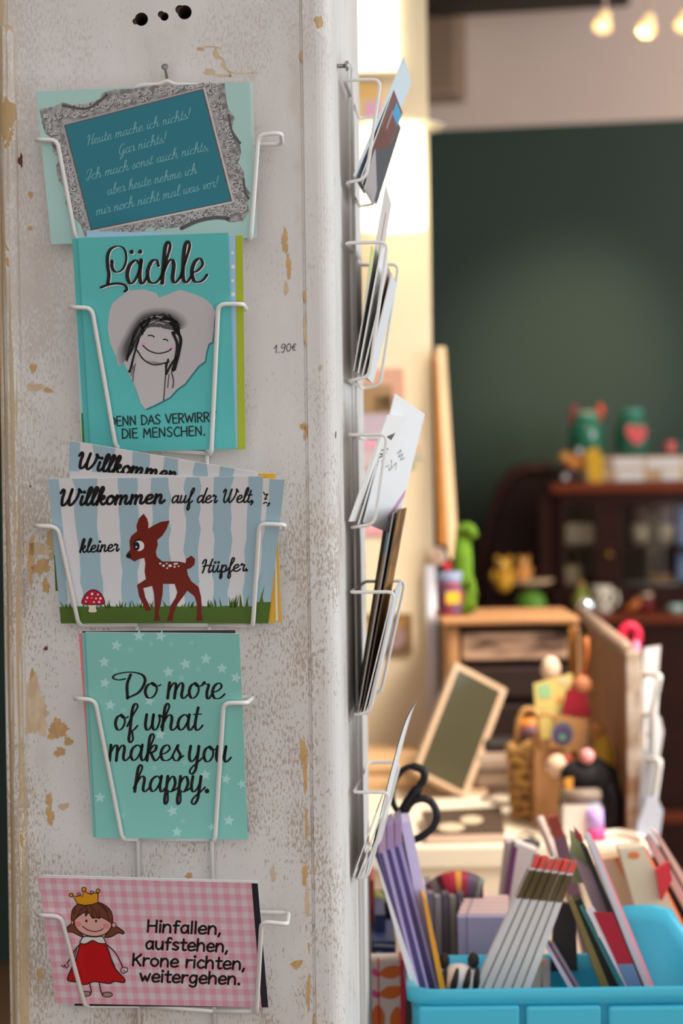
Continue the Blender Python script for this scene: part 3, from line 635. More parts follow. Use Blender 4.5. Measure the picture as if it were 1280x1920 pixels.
b.draw(m, write(',', SCRIPT, (501, 945), (508, 945), 12, 3, .8, .2), black, 5); b.draw(m, ribbon([(494, 923), (497, 928), (502, 926), (496, 936), (500, 935)], 2.2) + ribbon([(494, 944), (497, 942), (500, 943)], 2.5), black, 5)
whole('postcard', m, 'blue and white striped grass postcard sticking out sideways directly behind the fawn card', 'postcard', FRONT)
b = C3.back(.0020); m = M(); uv = stripe_card(b, [(131, 826), (484, 886), (470, 1150), (120, 1100)], [(0, .055), (.125, .235), (.335, .42), (.5, .58), (.66, .73), (.8, .87)], m)
b.draw(m, write('Willkommen', SCRIPT, (143, 877), (332, 902), 16, 5.7, .75, .1, .6), black, 5)
whole('postcard', m, 'tilted striped postcard whose black script rises above the fawn card', 'postcard', FRONT)
yel = P(224, 168, 58, 1.35)
b = C3.back(.0028); m = M(); b.sheet(m, [(150, 893), (508, 990), (515, 1168), (140, 1168)], yel);
whole('postcard', m, 'yellow postcard with a short visible edge next to the fawn card', 'postcard', FRONT)
b = C3.back(.0036); m = M(); b.sheet(m, [(160, 880), (516, 888), (528, 1166), (150, 1166)], yel)
b.draw(m, [[(514, 985), (516.5, 985), (521, 1164), (517, 1164)]], PC(200, 200, 200), 1)
whole('postcard', m, 'yellow postcard with tall visible edge and corner on top behind the striped cards', 'postcard', FRONT)
b = C3.back(.0044); m = M(); b.sheet(m, [(101, 1040), (400, 1045), (402, 1120), (104, 1108)], PC(70, 96, 40))
whole('postcard', m, 'dark green card peeping out sideways behind the grass of the fawn card', 'postcard', FRONT)

# --- fourth pocket: star card
C4 = Card(1574, .010, 1186, .060)
mint = PC(104, 158, 152); star_c = PC(140, 178, 176)
m = M(); C4.sheet(m, [(160, 1185), (449, 1188), (465, 1574), (180, 1571)], mint)
def star(cx, cy, r, rot=0): return [(cx + (r if i % 2 == 0 else r * .45) * math.sin(rot + i * math.pi / 5), cy - (r if i % 2 == 0 else r * .45) * math.cos(rot + i * math.pi / 5)) for i in range(10)]
S4 = zz(2.1333, 40, 1170)
for x, y, r, s in ((470, 47, 25, 1), (557, 48, 24, 1), (380, 86, 24, 1), (331, 152, 24, 1), (334, 236, 24, 1), (356, 325, 24, 1), (588, 192, 25, 1), (656, 160, 25, 1), (738, 140, 25, 1), (802, 178, 24, 1), (858, 215, 24, 1), (512, 308, 22, 1), (555, 442, 24, 1), (736, 604, 24, 1), (818, 620, 22, 1), (882, 640, 20, 1), (604, 748, 24, 1), (622, 832, 24, 1), (830, 786, 24, 1), (762, 812, 18, 1), (314, 694, 24, 1), (646, 788, 14, 0), (435, 102, 16, 0), (640, 216, 18, 0), (708, 180, 16, 0), (376, 185, 16, 0), (408, 345, 15, 0), (440, 470, 18, 0), (530, 575, 16, 0), (370, 725, 16, 0), (406, 766, 16, 0), (655, 555, 16, 0), (520, 78, 14, 0), (680, 75, 14, 0), (600, 80, 13, 0)):
    (px, py), = S4([(x, y)]); C4.draw(m, [star(px, py, r / 2.1333, rnd.uniform(-.3, .3))], star_c if s else PC(116, 166, 162), 1)
card = whole('postcard', m, 'mint green portrait postcard with pale stars and four lines of black script', 'postcard', FRONT)
lw = M()
C4.draw(lw, write('Do', SCRIPT, (208, 1310), (298, 1309), 29, 5.7, .34, .08, .75, .69, .8), black, 3)
C4.draw(lw, write('more', SCRIPT, (312, 1309), (419, 1310), 29, 5.7, .34, .08, .75, .69, .8), black, 3)
C4.draw(lw, write('of', SCRIPT, (214, 1369), (256, 1369), 29, 5.7, .34, .06, .75, .69, .8), black, 3); C4.draw(lw, write('what', SCRIPT, (270, 1369), (378, 1369), 29, 5.7, .34, .06, .75, .69, .8), black, 3)
C4.draw(lw, write('makes', SCRIPT, (203, 1426), (342, 1426), 29, 5.7, .34, .06, .75, .69, .8), black, 3); C4.draw(lw, write('you', SCRIPT, (352, 1428), (431, 1429), 29, 5.7, .34, .06, .75, .69, .8), black, 3)
C4.draw(lw, write('happy.', SCRIPT, (250, 1484), (394, 1485), 29, 5.7, .34, .08, .8, .69, .8), black, 3)
build('lettering', lw, card)
b = C4.back(.0009); m = M(); b.sheet(m, [(153, 1187), (440, 1188), (460, 1572), (174, 1570)], PC(98, 151, 146))
whole('postcard', m, 'mint green postcard directly behind the star card, showing along its edge', 'postcard', FRONT)
b = C4.back(.0018); m = M(); b.sheet(m, [(147, 1187), (430, 1190), (455, 1570), (175, 1568)], PC(200, 108, 116))
whole('postcard', m, 'pink postcard peeping out as a thin strip behind the star card', 'postcard', FRONT)
b = C4.back(.0027); m = M(); b.sheet(m, [(154, 1183), (441, 1181), (466, 1560), (180, 1560)], PC(48, 42, 46))
whole('postcard', m, 'black postcard whose top edge shows above the star card', 'postcard', FRONT)

# --- fifth pocket: gingham card
C5 = Card(1886, .010, 1648, .062)
CR5 = [(72, 1645), (471, 1655), (490, 1889), (106, 1881)]
m = M(); C5.sheet(m, CR5, PC(206, 158, 168))
def uv5(u, v):
    (x0, y0), (x1, y1), (x2, y2), (x3, y3) = CR5; a = (x0 + (x1 - x0) * u, y0 + (y1 - y0) * u); b_ = (x3 + (x2 - x3) * u, y3 + (y2 - y3) * u); return (a[0] + (b_[0] - a[0]) * v, a[1] + (b_[1] - a[1]) * v)
NU, NV = 37, 21
pk0, pk1, pk2 = PC(203, 170, 178), PC(206, 150, 161), PC(208, 131, 146)
for i in range(NU):
    for j in range(NV):
        c = pk0 if (i % 2 and j % 2) else pk1 if (i % 2 or j % 2) else pk2
        C5.draw(m, [[uv5(i / NU, j / NV), uv5((i + 1) / NU, j / NV), uv5((i + 1) / NU, (j + 1) / NV), uv5(i / NU, (j + 1) / NV)]], c, 1)
card = whole('postcard', m, 'pink gingham postcard with crowned girl in red dress and four lines of black handwriting', 'postcard', FRONT)
W = zz(6.4, 90, 1640); ol = PC(48, 26, 26); skin5 = PC(196, 140, 134); hair = PC(92, 52, 38)
gi = M()
def shape(pts, fillc, T=2.0, layer=3, smooth=True):
    p = W(pts); q = sm2(p, 4) if smooth else p
    C5.draw(gi, [q], fillc, layer); C5.draw(gi, ribbon(p if smooth else p, T, closed=True, n=4 if smooth else 1), ol, layer + .5)
def stroke5(pts, T, c=ol, layer=9): C5.draw(gi, ribbon(W(pts), T), c, layer)
shape([(285, 590), (225, 640), (215, 685), (290, 690), (380, 735), (420, 740), (330, 620)], hair, 2, 3)
shape([(760, 600), (800, 610), (905, 680), (900, 712), (840, 700), (760, 745), (680, 750), (720, 690)], hair, 2, 3)
shape([(280, 500), (300, 410), (370, 350), (480, 325), (600, 330), (700, 380), (760, 450), (775, 560), (745, 590), (320, 590), (285, 560)], hair, 2, 4)
shape([(315, 570), (340, 520), (440, 450), (450, 500), (490, 455), (530, 520), (570, 515), (620, 525), (640, 510), (755, 580), (745, 650), (680, 715), (560, 742), (430, 715), (345, 650)], skin5, 2, 5)
for q in ((440, 460, 470, 490), (480, 470, 455, 430), (540, 520, 525, 480), (620, 528, 610, 480)): stroke5([(q[2], q[3] - 60), (q[0], q[1])], 1.4)
for pts in ([(470, 370), (400, 420), (340, 520)], [(500, 370), (560, 430), (600, 520)], [(600, 345), (690, 430), (740, 560)], [(640, 350), (720, 450)], [(330, 400), (310, 480)]): stroke5(pts, 1.3)
shape([(395, 790), (385, 820), (450, 830), (535, 790), (600, 820), (690, 825), (680, 790), (650, 742), (560, 748), (470, 740), (420, 750)], PC(186, 184, 188), 2, 7)
shape([(390, 830), (455, 832), (535, 795), (610, 825), (690, 832), (740, 960), (790, 1100), (870, 1200), (920, 1260), (905, 1295), (800, 1280), (740, 1305), (620, 1290), (540, 1285), (440, 1320), (350, 1290), (250, 1275), (235, 1240), (280, 1130), (330, 1030), (365, 900)], PC(150, 12, 18), 2.3, 6)
for pts, T in (([(380, 835), (320, 910), (280, 990), (230, 1060)], 2.2), ([(345, 890), (320, 980), (300, 1050)], 1.6), ([(710, 845), (800, 930), (860, 1030), (895, 1110)], 2.2), ([(720, 900), (760, 1010), (800, 1100)], 1.6),
               ([(895, 1110), (870, 1150), (900, 1185), (950, 1160), (950, 1120), (905, 1110)], 1.6), ([(905, 1150), (925, 1165)], 1.4), ([(160, 1085), (185, 1110), (205, 1080), (210, 1120), (245, 1100), (230, 1060)], 1.5), ([(500, 1310), (518, 1400), (505, 1440)], 2.2), ([(615, 1300), (635, 1400), (660, 1440)], 2.2),
               ([(415, 620), (480, 665), (560, 682), (625, 670), (660, 645)], 1.7)): stroke5(pts, T)
for q in (ell(455, 1430, 58, 30), ell(710, 1440, 62, 30)): shape(q, PC(136, 110, 110), 1.6, 8)
C5.draw(gi, [W(ell(460, 555, 14, 18)), W(ell(576, 556, 13, 17))], ol, 9); C5.draw(gi, [W(ell(360, 595, 38, 32)), W(ell(695, 615, 36, 30))], PC(206, 112, 112), 6.5)
shape(ell(790, 605, 25, 30), skin5, 1.4, 6); shape(ell(292, 575, 12, 22), skin5, 1.2, 6)
shape([(355, 350), (320, 290), (290, 250), (345, 265), (385, 245), (410, 265), (430, 190), (480, 225), (520, 235), (545, 215), (595, 225), (600, 210), (600, 330), (530, 358), (440, 368)], PC(190, 126, 22), 1.7, 8, False)
for q in ((278, 245, 22), (430, 178, 26), (600, 195, 22)): shape(disc(*q), PC(190, 126, 22), 1.6, 9)
for q in ((372, 238, 18), (525, 214, 18)): C5.draw(gi, ribbon(W(ell(*q[:2], q[2])), 1.4, closed=True, n=2), ol, 9)
build('printed_girl', gi, card)
lw = M()
for s, a, b_ in (('Hinfallen,', (276, 1747), (417, 1752)), ('aufstehen,', (273, 1779), (430, 1785)), ('Krone richten,', (248, 1810), (462, 1818)), ('weitergehen.', (262, 1840), (453, 1846))):
    C5.draw(lw, write(s, ROUND, a, b_, 14.5, 4.3, .9, .03, .7), black, 3)
build('lettering', lw, card)
b = C5.back(.0009); m = M(); b.sheet(m, [(120, 1652), (483, 1656), (503, 1889), (140, 1886)], PC(28, 28, 40))
whole('postcard', m, 'black postcard showing as a dark strip beside the gingham card', 'postcard', FRONT)
b = C5.back(.0018); m = M(); b.sheet(m, [(80, 1641), (482, 1652), (488, 1880), (108, 1878)], PC(198, 196, 192))
whole('postcard', m, 'white card whose upper edge shows above the gingham card', 'postcard', FRONT)
# ---------------------------------------------------------------- wire rack on the pillar front
wire = mat('white enamelled wire', (208, 206, 204), 1.35, 0.3)
steel = mat('dull steel', (150, 150, 150), 1.2, 0.35, metal=0.8)
rack = thing('wire_card_rack', PF.hit(315, 1900, .004), 'white wire card rack with five pockets hanging from a nail on the pillar front', 'card rack', 'wire card racks on the pillar')
m = M(); WR = .00155
m.tube(arc_path([PF.hit(260, 1960, .003), PF.hit(252, 168, .003), PF.hit(262, 160, .004), PF.hit(300, 158, .004), PF.hit(313, 151, .005), PF.hit(326, 158, .004), PF.hit(368, 160, .004), PF.hit(379, 168, .003), PF.hit(402, 1960, .003)], .005), WR, wire)
build('back_frame', m, rack)
POCK = [(C1, (71, 262), (107, 262), (142, 448), (470, 448), (484, 253), (527, 249), (529, 270), (486, 273)),
        (C2, (135, 576), (172, 577), (217, 838), (396, 850), (409, 570), (455, 570), (462, 580), (420, 582)),
        (C3, (69, 986), (108, 988), (147, 1170), (474, 1172), (486, 982), (533, 984), (533, 992), (488, 994)),
        (C4, (144, 1310), (178, 1312), (229, 1572), (403, 1574), (419, 1318), (462, 1318), (474, 1308), (420, 1306)),
        (C5, (75, 1716), (114, 1718), (159, 1885), (481, 1896), (490, 1728), (538, 1733), (541, 1712), (492, 1708))]
for C, l0, l1, l2, r2, r1, r0, rb, rc in POCK:
    p = M(); rl = 254 + (l1[1] - 160) * .0045; rr = 380 + (l1[1] - 160) * .0128
    path = [PF.hit(rl, l0[1], .0035), PF.hit(l0[0] - 4, l0[1], .005), C.at(*l0, .003), C.at(*l1, .0032), C.at(*l2, .003), PF.hit(l2[0] + 10, l2[1] + 2, .0045), PF.hit(rl, l2[1] + 1, .0042)]
    p.tube(arc_path(path, .005), WR, wire)
    path = [PF.hit(rr, rc[1], .0035), PF.hit(*rb, .006), C.at(*r0, .003), C.at(*r1, .0032), C.at(*r2, .003), PF.hit(r2[0] - 6, r2[1] + 1, .0045), PF.hit(rr, r2[1] + 0, .0042)]
    p.tube(arc_path(path, .005), WR, wire)
    p.tube([PF.hit(rl, l2[1] + 1, .0042), PF.hit(rr, r2[1] + 0, .0042)], WR * .9, wire)
    build('pocket_wire', p, rack)
m = M(); a = PF.hit(315, 157, -.006); b = PF.hit(309, 125, .010); d = (b - a).normalized()
m.tube([a, b], .0009, mat('grey nail', (118, 122, 124), 1.4, 0.4, metal=0.3), 8); m.lathe(b - d * .0006, [(0, 0), (.0024, .0001), (.0024, .0009), (0, .0011)], mat('grey nail', None), 12, d)
whole('nail', m, 'grey nail in the pillar front holding up the wire card rack', 'nail')

# ---------------------------------------------------------------- wire rack on the pillar side
WR = .00125
def zpx(py, Y): return at(690, py, Y).z
SN, SF = .07, .24      # depth of the near and far arm
def S(o, t, z): q = PF.loc(0, t, 0); return Vector((q.x, q.y, z)) + PF.ex * o
srack = thing('wire_card_rack', S(.003, .155, zpx(1720, 1.7)), 'white wire card rack on the narrow side of the pillar, seen edge-on', 'card rack', 'wire card racks on the pillar')
m = M(); zt, zbm = zpx(120, 1.70), zpx(2000, 1.70)
m.tube(arc_path([S(.003, .135, zbm), S(.003, .135, zt), S(.003, .175, zt), S(.003, .175, zbm)], .006), WR, wire)
build('back_frame', m, srack)
# (near arm: photo x at wall, x at front, y) top, (x, y) bottom
SIDE = [(150, (652, 714), 332, (664, 684), .016), (455, (657, 727), 706, (665, 690), .016), (815, (658, 726), 984, (655, 700), .03), (1110, (660, 741), 1338, (668, 692), .012), (1485, (658, 730), 1648, (664, 688), .012)]
nearY = PF.loc(0, SN, 0).y; farY = PF.loc(0, SF, 0).y
for yt, (xa, xb), yb, (xc, xd), _ in SIDE:
    p = M()
    def off(px, py, Yd, t): return max(.004, (at(px, py, Yd) - S(0, t, 0)).dot(PF.ex))
    zt, zb_ = zpx(yt, nearY), zpx(yb, nearY); o1 = off(xb, yt, nearY, SN); o2 = off(xd, yb, nearY, SN)
    for t in (SN, SF):
        rt = .135 if t == SN else .175
        p.tube(arc_path([S(.004, rt, zt), S(.004, t, zt), S(o1, t, zt), S(o2, t + (.012 if t == SN else -.012), zb_), S(.004, t + (.012 if t == SN else -.012), zb_ - .002), S(.004, rt, zb_ - .002)], .006), WR, wire)
    p.tube([S(.004, .135, zb_ - .002), S(.004, .175, zb_ - .002)], WR * .9, wire)
    build('pocket_wire', p, srack)
m = M(); q = S(0, .06, zpx(128, nearY)); m.tube([q - PF.ex * .004, q + PF.ex * .006], .0015, steel); m.lathe(q + PF.ex * .006, [(0, 0), (.0035, 0), (.0035, .0015), (.002, .0024), (0, .0026)], steel, 12, PF.ex)
whole('screw', m, 'shiny screw head on the pillar side above the upper wire pocket', 'screw')

SG = 'cards in the wire rack on the pillar side'
def side_card(near_b, near_t, t, w, yaw, front, label, th=.0009, back=None, art=None, rise=0.0, lean_far=0.0):
    """near edge runs near_b to near_t in the photo at depth t behind the pillar front; the card is w wide, turned yaw degrees out of the pillar's depth"""
    Yd = PF.loc(0, t, 0).y
    a = at(*near_b, Yd); b_ = at(*near_t, Yd); r = math.radians(yaw)
    d = Vector((math.sin(r), math.cos(r), rise)).normalized() * w
    q = [b_, b_ + d + Z * lean_far, a + d + Z * lean_far, a]
    m = M(); m.slab(q, th, front, back or paper_edge)
    n = (q[1] - q[0]).cross(q[3] - q[0]).normalized()
    if n.dot(CO - a) < 0: n = -n
    if art: art(m, lambda u, v, lift=.0001: a + d * u + (b_ - a) * v + Z * lean_far * u + n * lift)
    return whole('postcard', m, label, 'postcard', SG)
def quads(mm, f, c, rects, lift=.0001):
    for u0, v0, u1, v1 in rects: mm.poly([f(u0, v0, lift), f(u1, v0, lift), f(u1, v1, lift), f(u0, v1, lift)], c)
# first pocket
side_card((664, 330), (758, 108), .075, .105, 4.6, P(176, 188, 196), 'pale blue card, tallest one in the uppermost side pocket, leaning out', art=lambda mm, f: None)
def art1(mm, f):
    quads(mm, f, P(96, 62, 58), [(.05, .30, .95, .62)]); quads(mm, f, P(70, 136, 176), [(.4, .84, .98, .97)]); quads(mm, f, P(100, 66, 62), [(.2, .62, .9, .80)])
    quads(mm, f, P(60, 66, 72), [(.1, .1, .7, .3)]); quads(mm, f, P(140, 112, 112), [(.3, .66, .42, .86)], .0002)
side_card((676, 338), (738, 168), .085, .105, 5.0, P(104, 74, 72), 'brown and blue picture card in the uppermost side pocket', art=art1)
side_card((680, 345), (729, 190), .095, .125, 5.5, P(70, 72, 78), 'dark slate card between pale ones in the uppermost side pocket')
side_card((684, 356), (716, 225), .10, .09, 4.6, P(150, 140, 142), 'mauve grey card standing low in the uppermost side pocket')
# second pocket
side_card((664, 696), (724, 350), .085, .105, 3.4, P(178, 172, 168), 'tall grey card rising highest in the second side pocket', art=lambda mm, f: quads(mm, f, P(150, 120, 110), [(.4, .1, .5, .9)]))
side_card((672, 700), (716, 462), .078, .105, 3.6, P(196, 196, 196), 'white card close to the wire in the second side pocket')
side_card((680, 704), (728, 500), .082, .105, 3.2, P(150, 134, 128), 'brownish card in the middle of the second side pocket')
side_card((688, 708), (735, 512), .09, .105, 3.2, P(190, 192, 196), 'outermost pale card in the second side pocket')
side_card((676, 640), (698, 460), .22, .105, 3, P(176, 214, 60), 'bright lime card standing far back in the second side pocket')
# third pocket: white envelopes with small print, turned towards the shop
white_env = P(196, 196, 198)
def scrib(u0, u1, vs, w, c):
    def fn(mm, f):
        rr = random.Random(2)
        for v in vs:
            N = 12; prev = None
            for k in range(N):
                if rr.random() < .25: continue
                ua = u0 + (u1 - u0) * k / N; ub = u0 + (u1 - u0) * (k + .6) / N; j = rr.uniform(-w, w) * .6
                mm.poly([f(ua, v + j, .0002), f(ub, v + j * .4, .0002), f(ub, v + j * .4 + w, .0002), f(ua, v + j + w, .0002)], c)
    return fn
def art3(mm, f):
    g = P(90, 86, 86)
    for pts in ([(.22, .78), (.30, .82), (.34, .80)], [(.26, .80), (.30, .74)], [(.12, .66), (.2, .70), (.18, .66), (.26, .69)], [(.12, .62), (.22, .65), (.2, .62)], [(.45, .6), (.55, .64), (.52, .58), (.62, .62), (.6, .57), (.7, .6)], [(.2, .50), (.26, .54), (.28, .49), (.34, .53), (.38, .48)], [(.22, .46), (.3, .49), (.34, .45), (.42, .49)], [(.44, .5), (.5, .53), (.52, .48)]):
        for r in ribbon(pts, .008): mm.poly([f(u, v, .0002) for u, v in r], g)
    mm.poly([f(.62, .12, .0002), f(.98, .38, .0002), f(.98, .32, .0002), f(.7, .08, .0002)], P(168, 128, 150))
side_card((682, 980), (741, 738), .085, .105, 13.5, white_env, 'broad white card with scribbled grey writing fanned out in the middle side pocket', art=art3, lean_far=-.012)
def art4(mm, f):
    g = P(80, 78, 80)
    for k in range(16):
        v = .16 + .034 * k
        for r in ribbon([(.32, v), (.5, v + .018 * (k % 2)), (.62, v + .012)], .016): mm.poly([f(u, v_, .0002) for u, v_ in r], g)
    mm.poly([f(.30, .80, .0002), f(.7, .84, .0002), f(.62, .77, .0002)], g)
side_card((655, 978), (727, 778), .068, .05, 17, P(204, 204, 204), 'narrow white card with a line of small print across the middle side pocket', art=art4)
side_card((672, 984), (722, 815), .08, .07, 7, P(186, 186, 190), 'pale grey card in between the white ones of the middle side pocket')
# fourth pocket
dk = mat('dark picture print', (52, 46, 42), 1.5, 0.4, rgb2=(110, 84, 50), nscale=60)
side_card((667, 1338), (720, 995), .15, .105, 4.2, mat('dark picture print', None), 'dark picture card with a teal top set farthest back in the fourth side pocket', art=lambda mm, f: quads(mm, f, P(40, 74, 84), [(.3, .86, 1, 1)]), back=P(60, 54, 50))
side_card((672, 1338), (738, 962), .08, .105, 3.6, P(150, 144, 140), 'tall grey-edged card in the fourth side pocket', back=P(130, 124, 120))
mat('ochre picture print', (150, 104, 40), 1.5, 0.4, rgb2=(84, 64, 50), nscale=50)
side_card((678, 1340), (748, 956), .085, .105, 4.6, mat('ochre picture print', None), 'tall ochre and brown picture card, highest in the fourth side pocket', back=P(90, 80, 74))
side_card((682, 1340), (738, 1110), .08, .105, 3.4, P(132, 118, 108), 'brown card behind the wire of the fourth side pocket')
side_card((688, 1342), (744, 1100), .085, .105, 3.6, P(170, 186, 196), 'light blue card, outermost in the fourth side pocket')
# fifth pocket
for nb, nt, t, c, lab in (((664, 1642), (704, 1528), .075, P(150, 150, 152), 'grey card lying innermost in the lowest side pocket'), ((670, 1645), (711, 1534), .078, P(120, 116, 116), 'dark grey card second from the pillar in the lowest side pocket'), ((676, 1647), (718, 1538), .08, P(186, 186, 188), 'white card in the middle of the lowest side pocket')):
    side_card(nb, nt, t, .105, 4.0, c, lab)
# a card that curls outwards at the top
Yd = PF.loc(0, .085, 0).y; ctr = [(682, 1648), (704, 1560), (726, 1470), (744, 1400), (760, 1350), (776, 1320)]
m = M(); d = Vector((math.sin(math.radians(5.0)), math.cos(math.radians(5.0)), 0)) * .105
pts = [at(*c, Yd) for c in cr([c for c in ctr], 3) for c in [(c.x, c.y)]]; k = len(pts)
for sgn in (0, 1):
    base = [p + PF.ex * (.0006 * sgn) for p in pts]
    m.add(base + [p + d for p in base], [[i, i + 1, k + i + 1, k + i] for i in range(k - 1)], P(204, 204, 206), True)
whole('postcard', m, 'white card curling outwards at the top of the lowest side pocket', 'postcard', SG)
# ---------------------------------------------------------------- things on and beside the partition
def pbox(m, x0, y0, x1, y1, Y, depth, material, bev=0.0):
    """axis-aligned box whose front face at distance Y spans the photo rectangle"""
    a, b = at(x0, y1, Y), at(x1, y0, Y)
    m.box((a.x, Y, a.z), X * (b.x - a.x), Y_ * depth, Z * (b.z - a.z), material, bev); return m
def fbox(m, x0, y0, x1, y1, off, depth, material, bev=0.0):
    """the same, square to the back wall and off in front of it"""
    a, b = BW.hit(x0, y1, off), BW.hit(x1, y0, off); s = (b - a).dot(BW.ex)
    m.box(a, BW.ex * s, BW.d * depth, Z * (b.z - a.z), material, bev); return m
def ppoly(m, pts, Y, material): m.poly([at(*p, Y) for p in pts], material); return m
def pslab(m, pts, Y, th, material, side=None):
    """sheet through photo corners; Y is one distance or one per corner"""
    q = [at(*p, Y[i] if isinstance(Y, (list, tuple)) else Y) for i, p in enumerate(pts)]
    m.slab(q, th, material, side); return q
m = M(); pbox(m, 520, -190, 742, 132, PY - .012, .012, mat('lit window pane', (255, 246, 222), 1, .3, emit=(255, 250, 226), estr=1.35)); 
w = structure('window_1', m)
m = M()
for r in ((506, -200, 520, 150), (520, 132, 748, 146)): pbox(m, *r, PY - .02, .02, mat('window frame paint', (236, 214, 180), 1.1), .003)
structure('window_frame', m, w)
# wall lamp: pale brim over a glowing shade
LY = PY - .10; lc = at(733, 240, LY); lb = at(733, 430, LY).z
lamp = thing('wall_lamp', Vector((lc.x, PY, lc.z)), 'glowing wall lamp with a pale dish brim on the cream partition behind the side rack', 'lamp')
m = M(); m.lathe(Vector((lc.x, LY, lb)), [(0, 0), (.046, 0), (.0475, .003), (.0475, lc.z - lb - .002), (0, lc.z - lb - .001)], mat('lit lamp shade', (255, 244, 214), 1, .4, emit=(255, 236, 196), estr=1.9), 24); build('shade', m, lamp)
m = M(); m.lathe(Vector((lc.x, LY, lc.z)), [(0, .018), (.02, .016), (.05, .009), (.076, .001), (.077, -.001), (.05, .004), (0, .006)], mat('lamp brim enamel', (236, 214, 190), 1.2, .4), 28); build('brim', m, lamp)
m = M(); m.tube([Vector((lc.x, LY, lc.z + .012)), Vector((lc.x, LY + .05, lc.z + .02)), Vector((lc.x, PY, lc.z + .02))], .007, mat('lamp brim enamel', None)); build('wall_arm', m, lamp)
# prints pinned to the partition
PN = 'prints pinned to the cream partition'
def pinned(x0, y0, x1, y1, base, label, bits=()):
    m = M(); pbox(m, x0, y0, x1, y1, PY - .004, .004, base)
    for (a, b, c, d), mt in bits: ppoly(m, [(a, b), (c, b), (c, d), (a, d)], PY - .0045, mt)
    return whole('pinned_print', m, label, 'print', PN)
pinned(640, 152, 716, 250, P(250, 206, 150, 1.1), 'glowing orange and pink print hanging between the lit window and the lamp', [((640, 152, 716, 186), P(246, 190, 120, 1.1)), ((684, 190, 714, 244), P(244, 178, 208, 1.1))])
pinned(640, 690, 757, 774, P(196, 150, 128, 1.2), 'brown print pinned above the lilac one on the cream partition', [((650, 722, 735, 772), P(150, 120, 84, 1.2)), ((700, 742, 735, 770), P(176, 132, 100, 1.2))])
pinned(640, 776, 735, 880, P(176, 160, 172, 1.2), 'lilac and pink print pinned right under the brown one', [((660, 822, 720, 842), P(206, 150, 166, 1.2)), ((660, 846, 722, 876), P(190, 170, 168, 1.2))])
pinned(640, 985, 742, 1004, P(214, 150, 160, 1.2), 'narrow pink paper strip pinned to the cream partition')
pinned(766, 832, 790, 858, P(196, 196, 190, 1.2), 'tiny sticker with an orange patch on the cream partition', [((770, 838, 788, 846), P(220, 160, 70, 1.2))])
m = M(); m.lathe(at(771, 872, PY - .002), [(0, 0), (.006, 0), (.006, .002), (0, .002)], P(128, 160, 112, 1.2), 14, Y_); whole('round_sticker', m, 'small round green sticker on the cream partition', 'sticker')
m = M(); pbox(m, 716, 925, 746, 966, PY - .003, .003, P(222, 196, 164, 1.2)); ppoly(m, sm2([(722, 945), (734, 938), (740, 948), (732, 958)]), PY - .0035, P(206, 110, 50, 1.2)); whole('pinned_print', m, 'small cream sticker with an orange blob above the pink strip', 'print', PN)
pic = thing('small_picture', at(725, 1226, PY - .01), 'small brown picture with dark figures low on the cream partition', 'picture')
m = M(); pbox(m, 668, 1150, 772, 1226, PY - .008, .008, P(128, 100, 60, 1.2), .002); build('picture_frame', m, pic)
m = M(); ppoly(m, [(676, 1158), (764, 1158), (764, 1218), (676, 1218)], PY - .0088, P(104, 82, 66, 1.2)); ppoly(m, ell(738, 1192, 22, 26), PY - .0092, P(150, 124, 122, 1.2)); ppoly(m, [(745, 1160), (762, 1160), (752, 1190)], PY - .0094, P(160, 120, 56, 1.2)); ppoly(m, ell(692, 1180, 12, 18), PY - .0092, P(180, 140, 60, 1.2)); build('picture_sheet', m, pic)
# white pipe on the partition's edge
pp = thing('white_pipe', at(810, 1350, PY - .02), 'white upright pipe with a round pinkish top against the partition edge', 'pipe')
m = M(); m.tube([at(806, 1060, PY - .015), at(811, 1352, PY - .015)], .0085, P(206, 204, 212, 1.3), 12); build('pipe', m, pp)
m = M(); m.ball(at(818, 1043, PY - .015), .014, P(226, 196, 180, 1.3)); build('knob', m, pp)
# leaning wooden frame seen from its edge
wood_l = mat('pale wood', (226, 186, 146), 1.3, .55, noise=.15, nscale=20, stretch=(4, 4, .5))
lf = thing('wooden_easel', at(850, 1052, PY), 'narrow pale wooden frame leaning edge-on beside the cream partition', 'frame')
m = M(); q = [at(818, 650, PY - .02), at(835, 650, PY - .02), at(860, 1048, PY - .06), at(842, 1048, PY - .06)]; m.prism(q, Vector((.0, .02, 0)), wood_l); build('front_board', m, lf)
m = M(); q = [at(813, 664, PY + .04), at(819, 660, PY + .04), at(842, 1022, PY + .02), at(824, 1022, PY + .02)]; m.prism(q, Vector((0, .1, 0)), mat('orange wood', (170, 112, 52), 1.3, .5, noise=.25, nscale=20)); build('rear_board', m, lf)

# ---------------------------------------------------------------- ceiling: duct, spotlights
m = M(); fbox(m, 790, -40, 855, 175, .16, .15, mat('brown duct', (126, 106, 88), 1.5, .7, noise=.12, nscale=6), .01)
d_ = thing('duct', BW.hit(825, 175, .1), 'grey-brown boxed duct hanging from the ceiling against the white upper wall', 'duct'); build('box', m, d_)
m = M(); fbox(m, 790, 168, 857, 178, .165, .155, mat('duct rim', (150, 128, 112), 1.5, .6)); build('rim', m, d_)
SY = 4.6
tr = thing('light_track', Vector((at(1200, -30, SY).x, SY, CEIL)), 'grey ceiling track carrying the row of small spotlights', 'track')
m = M(); a, b = at(1010, -64, SY), at(1420, -74, SY); m.box(a, X * (b.x - a.x), Y_ * .03, Z * .025, P(150, 138, 130)); build('rail', m, tr)
m = M()
for px in (1040, 1380): q = at(px, -70, SY); m = M(); m.tube([q + Y_ * .015 + Z * .02, Vector((q.x, SY + .015, CEIL))], .004, P(150, 138, 130)); build('hanger', m, tr)
bulb = mat('lit bulb', (255, 240, 200), 1, .3, emit=(255, 222, 160), estr=2.6)
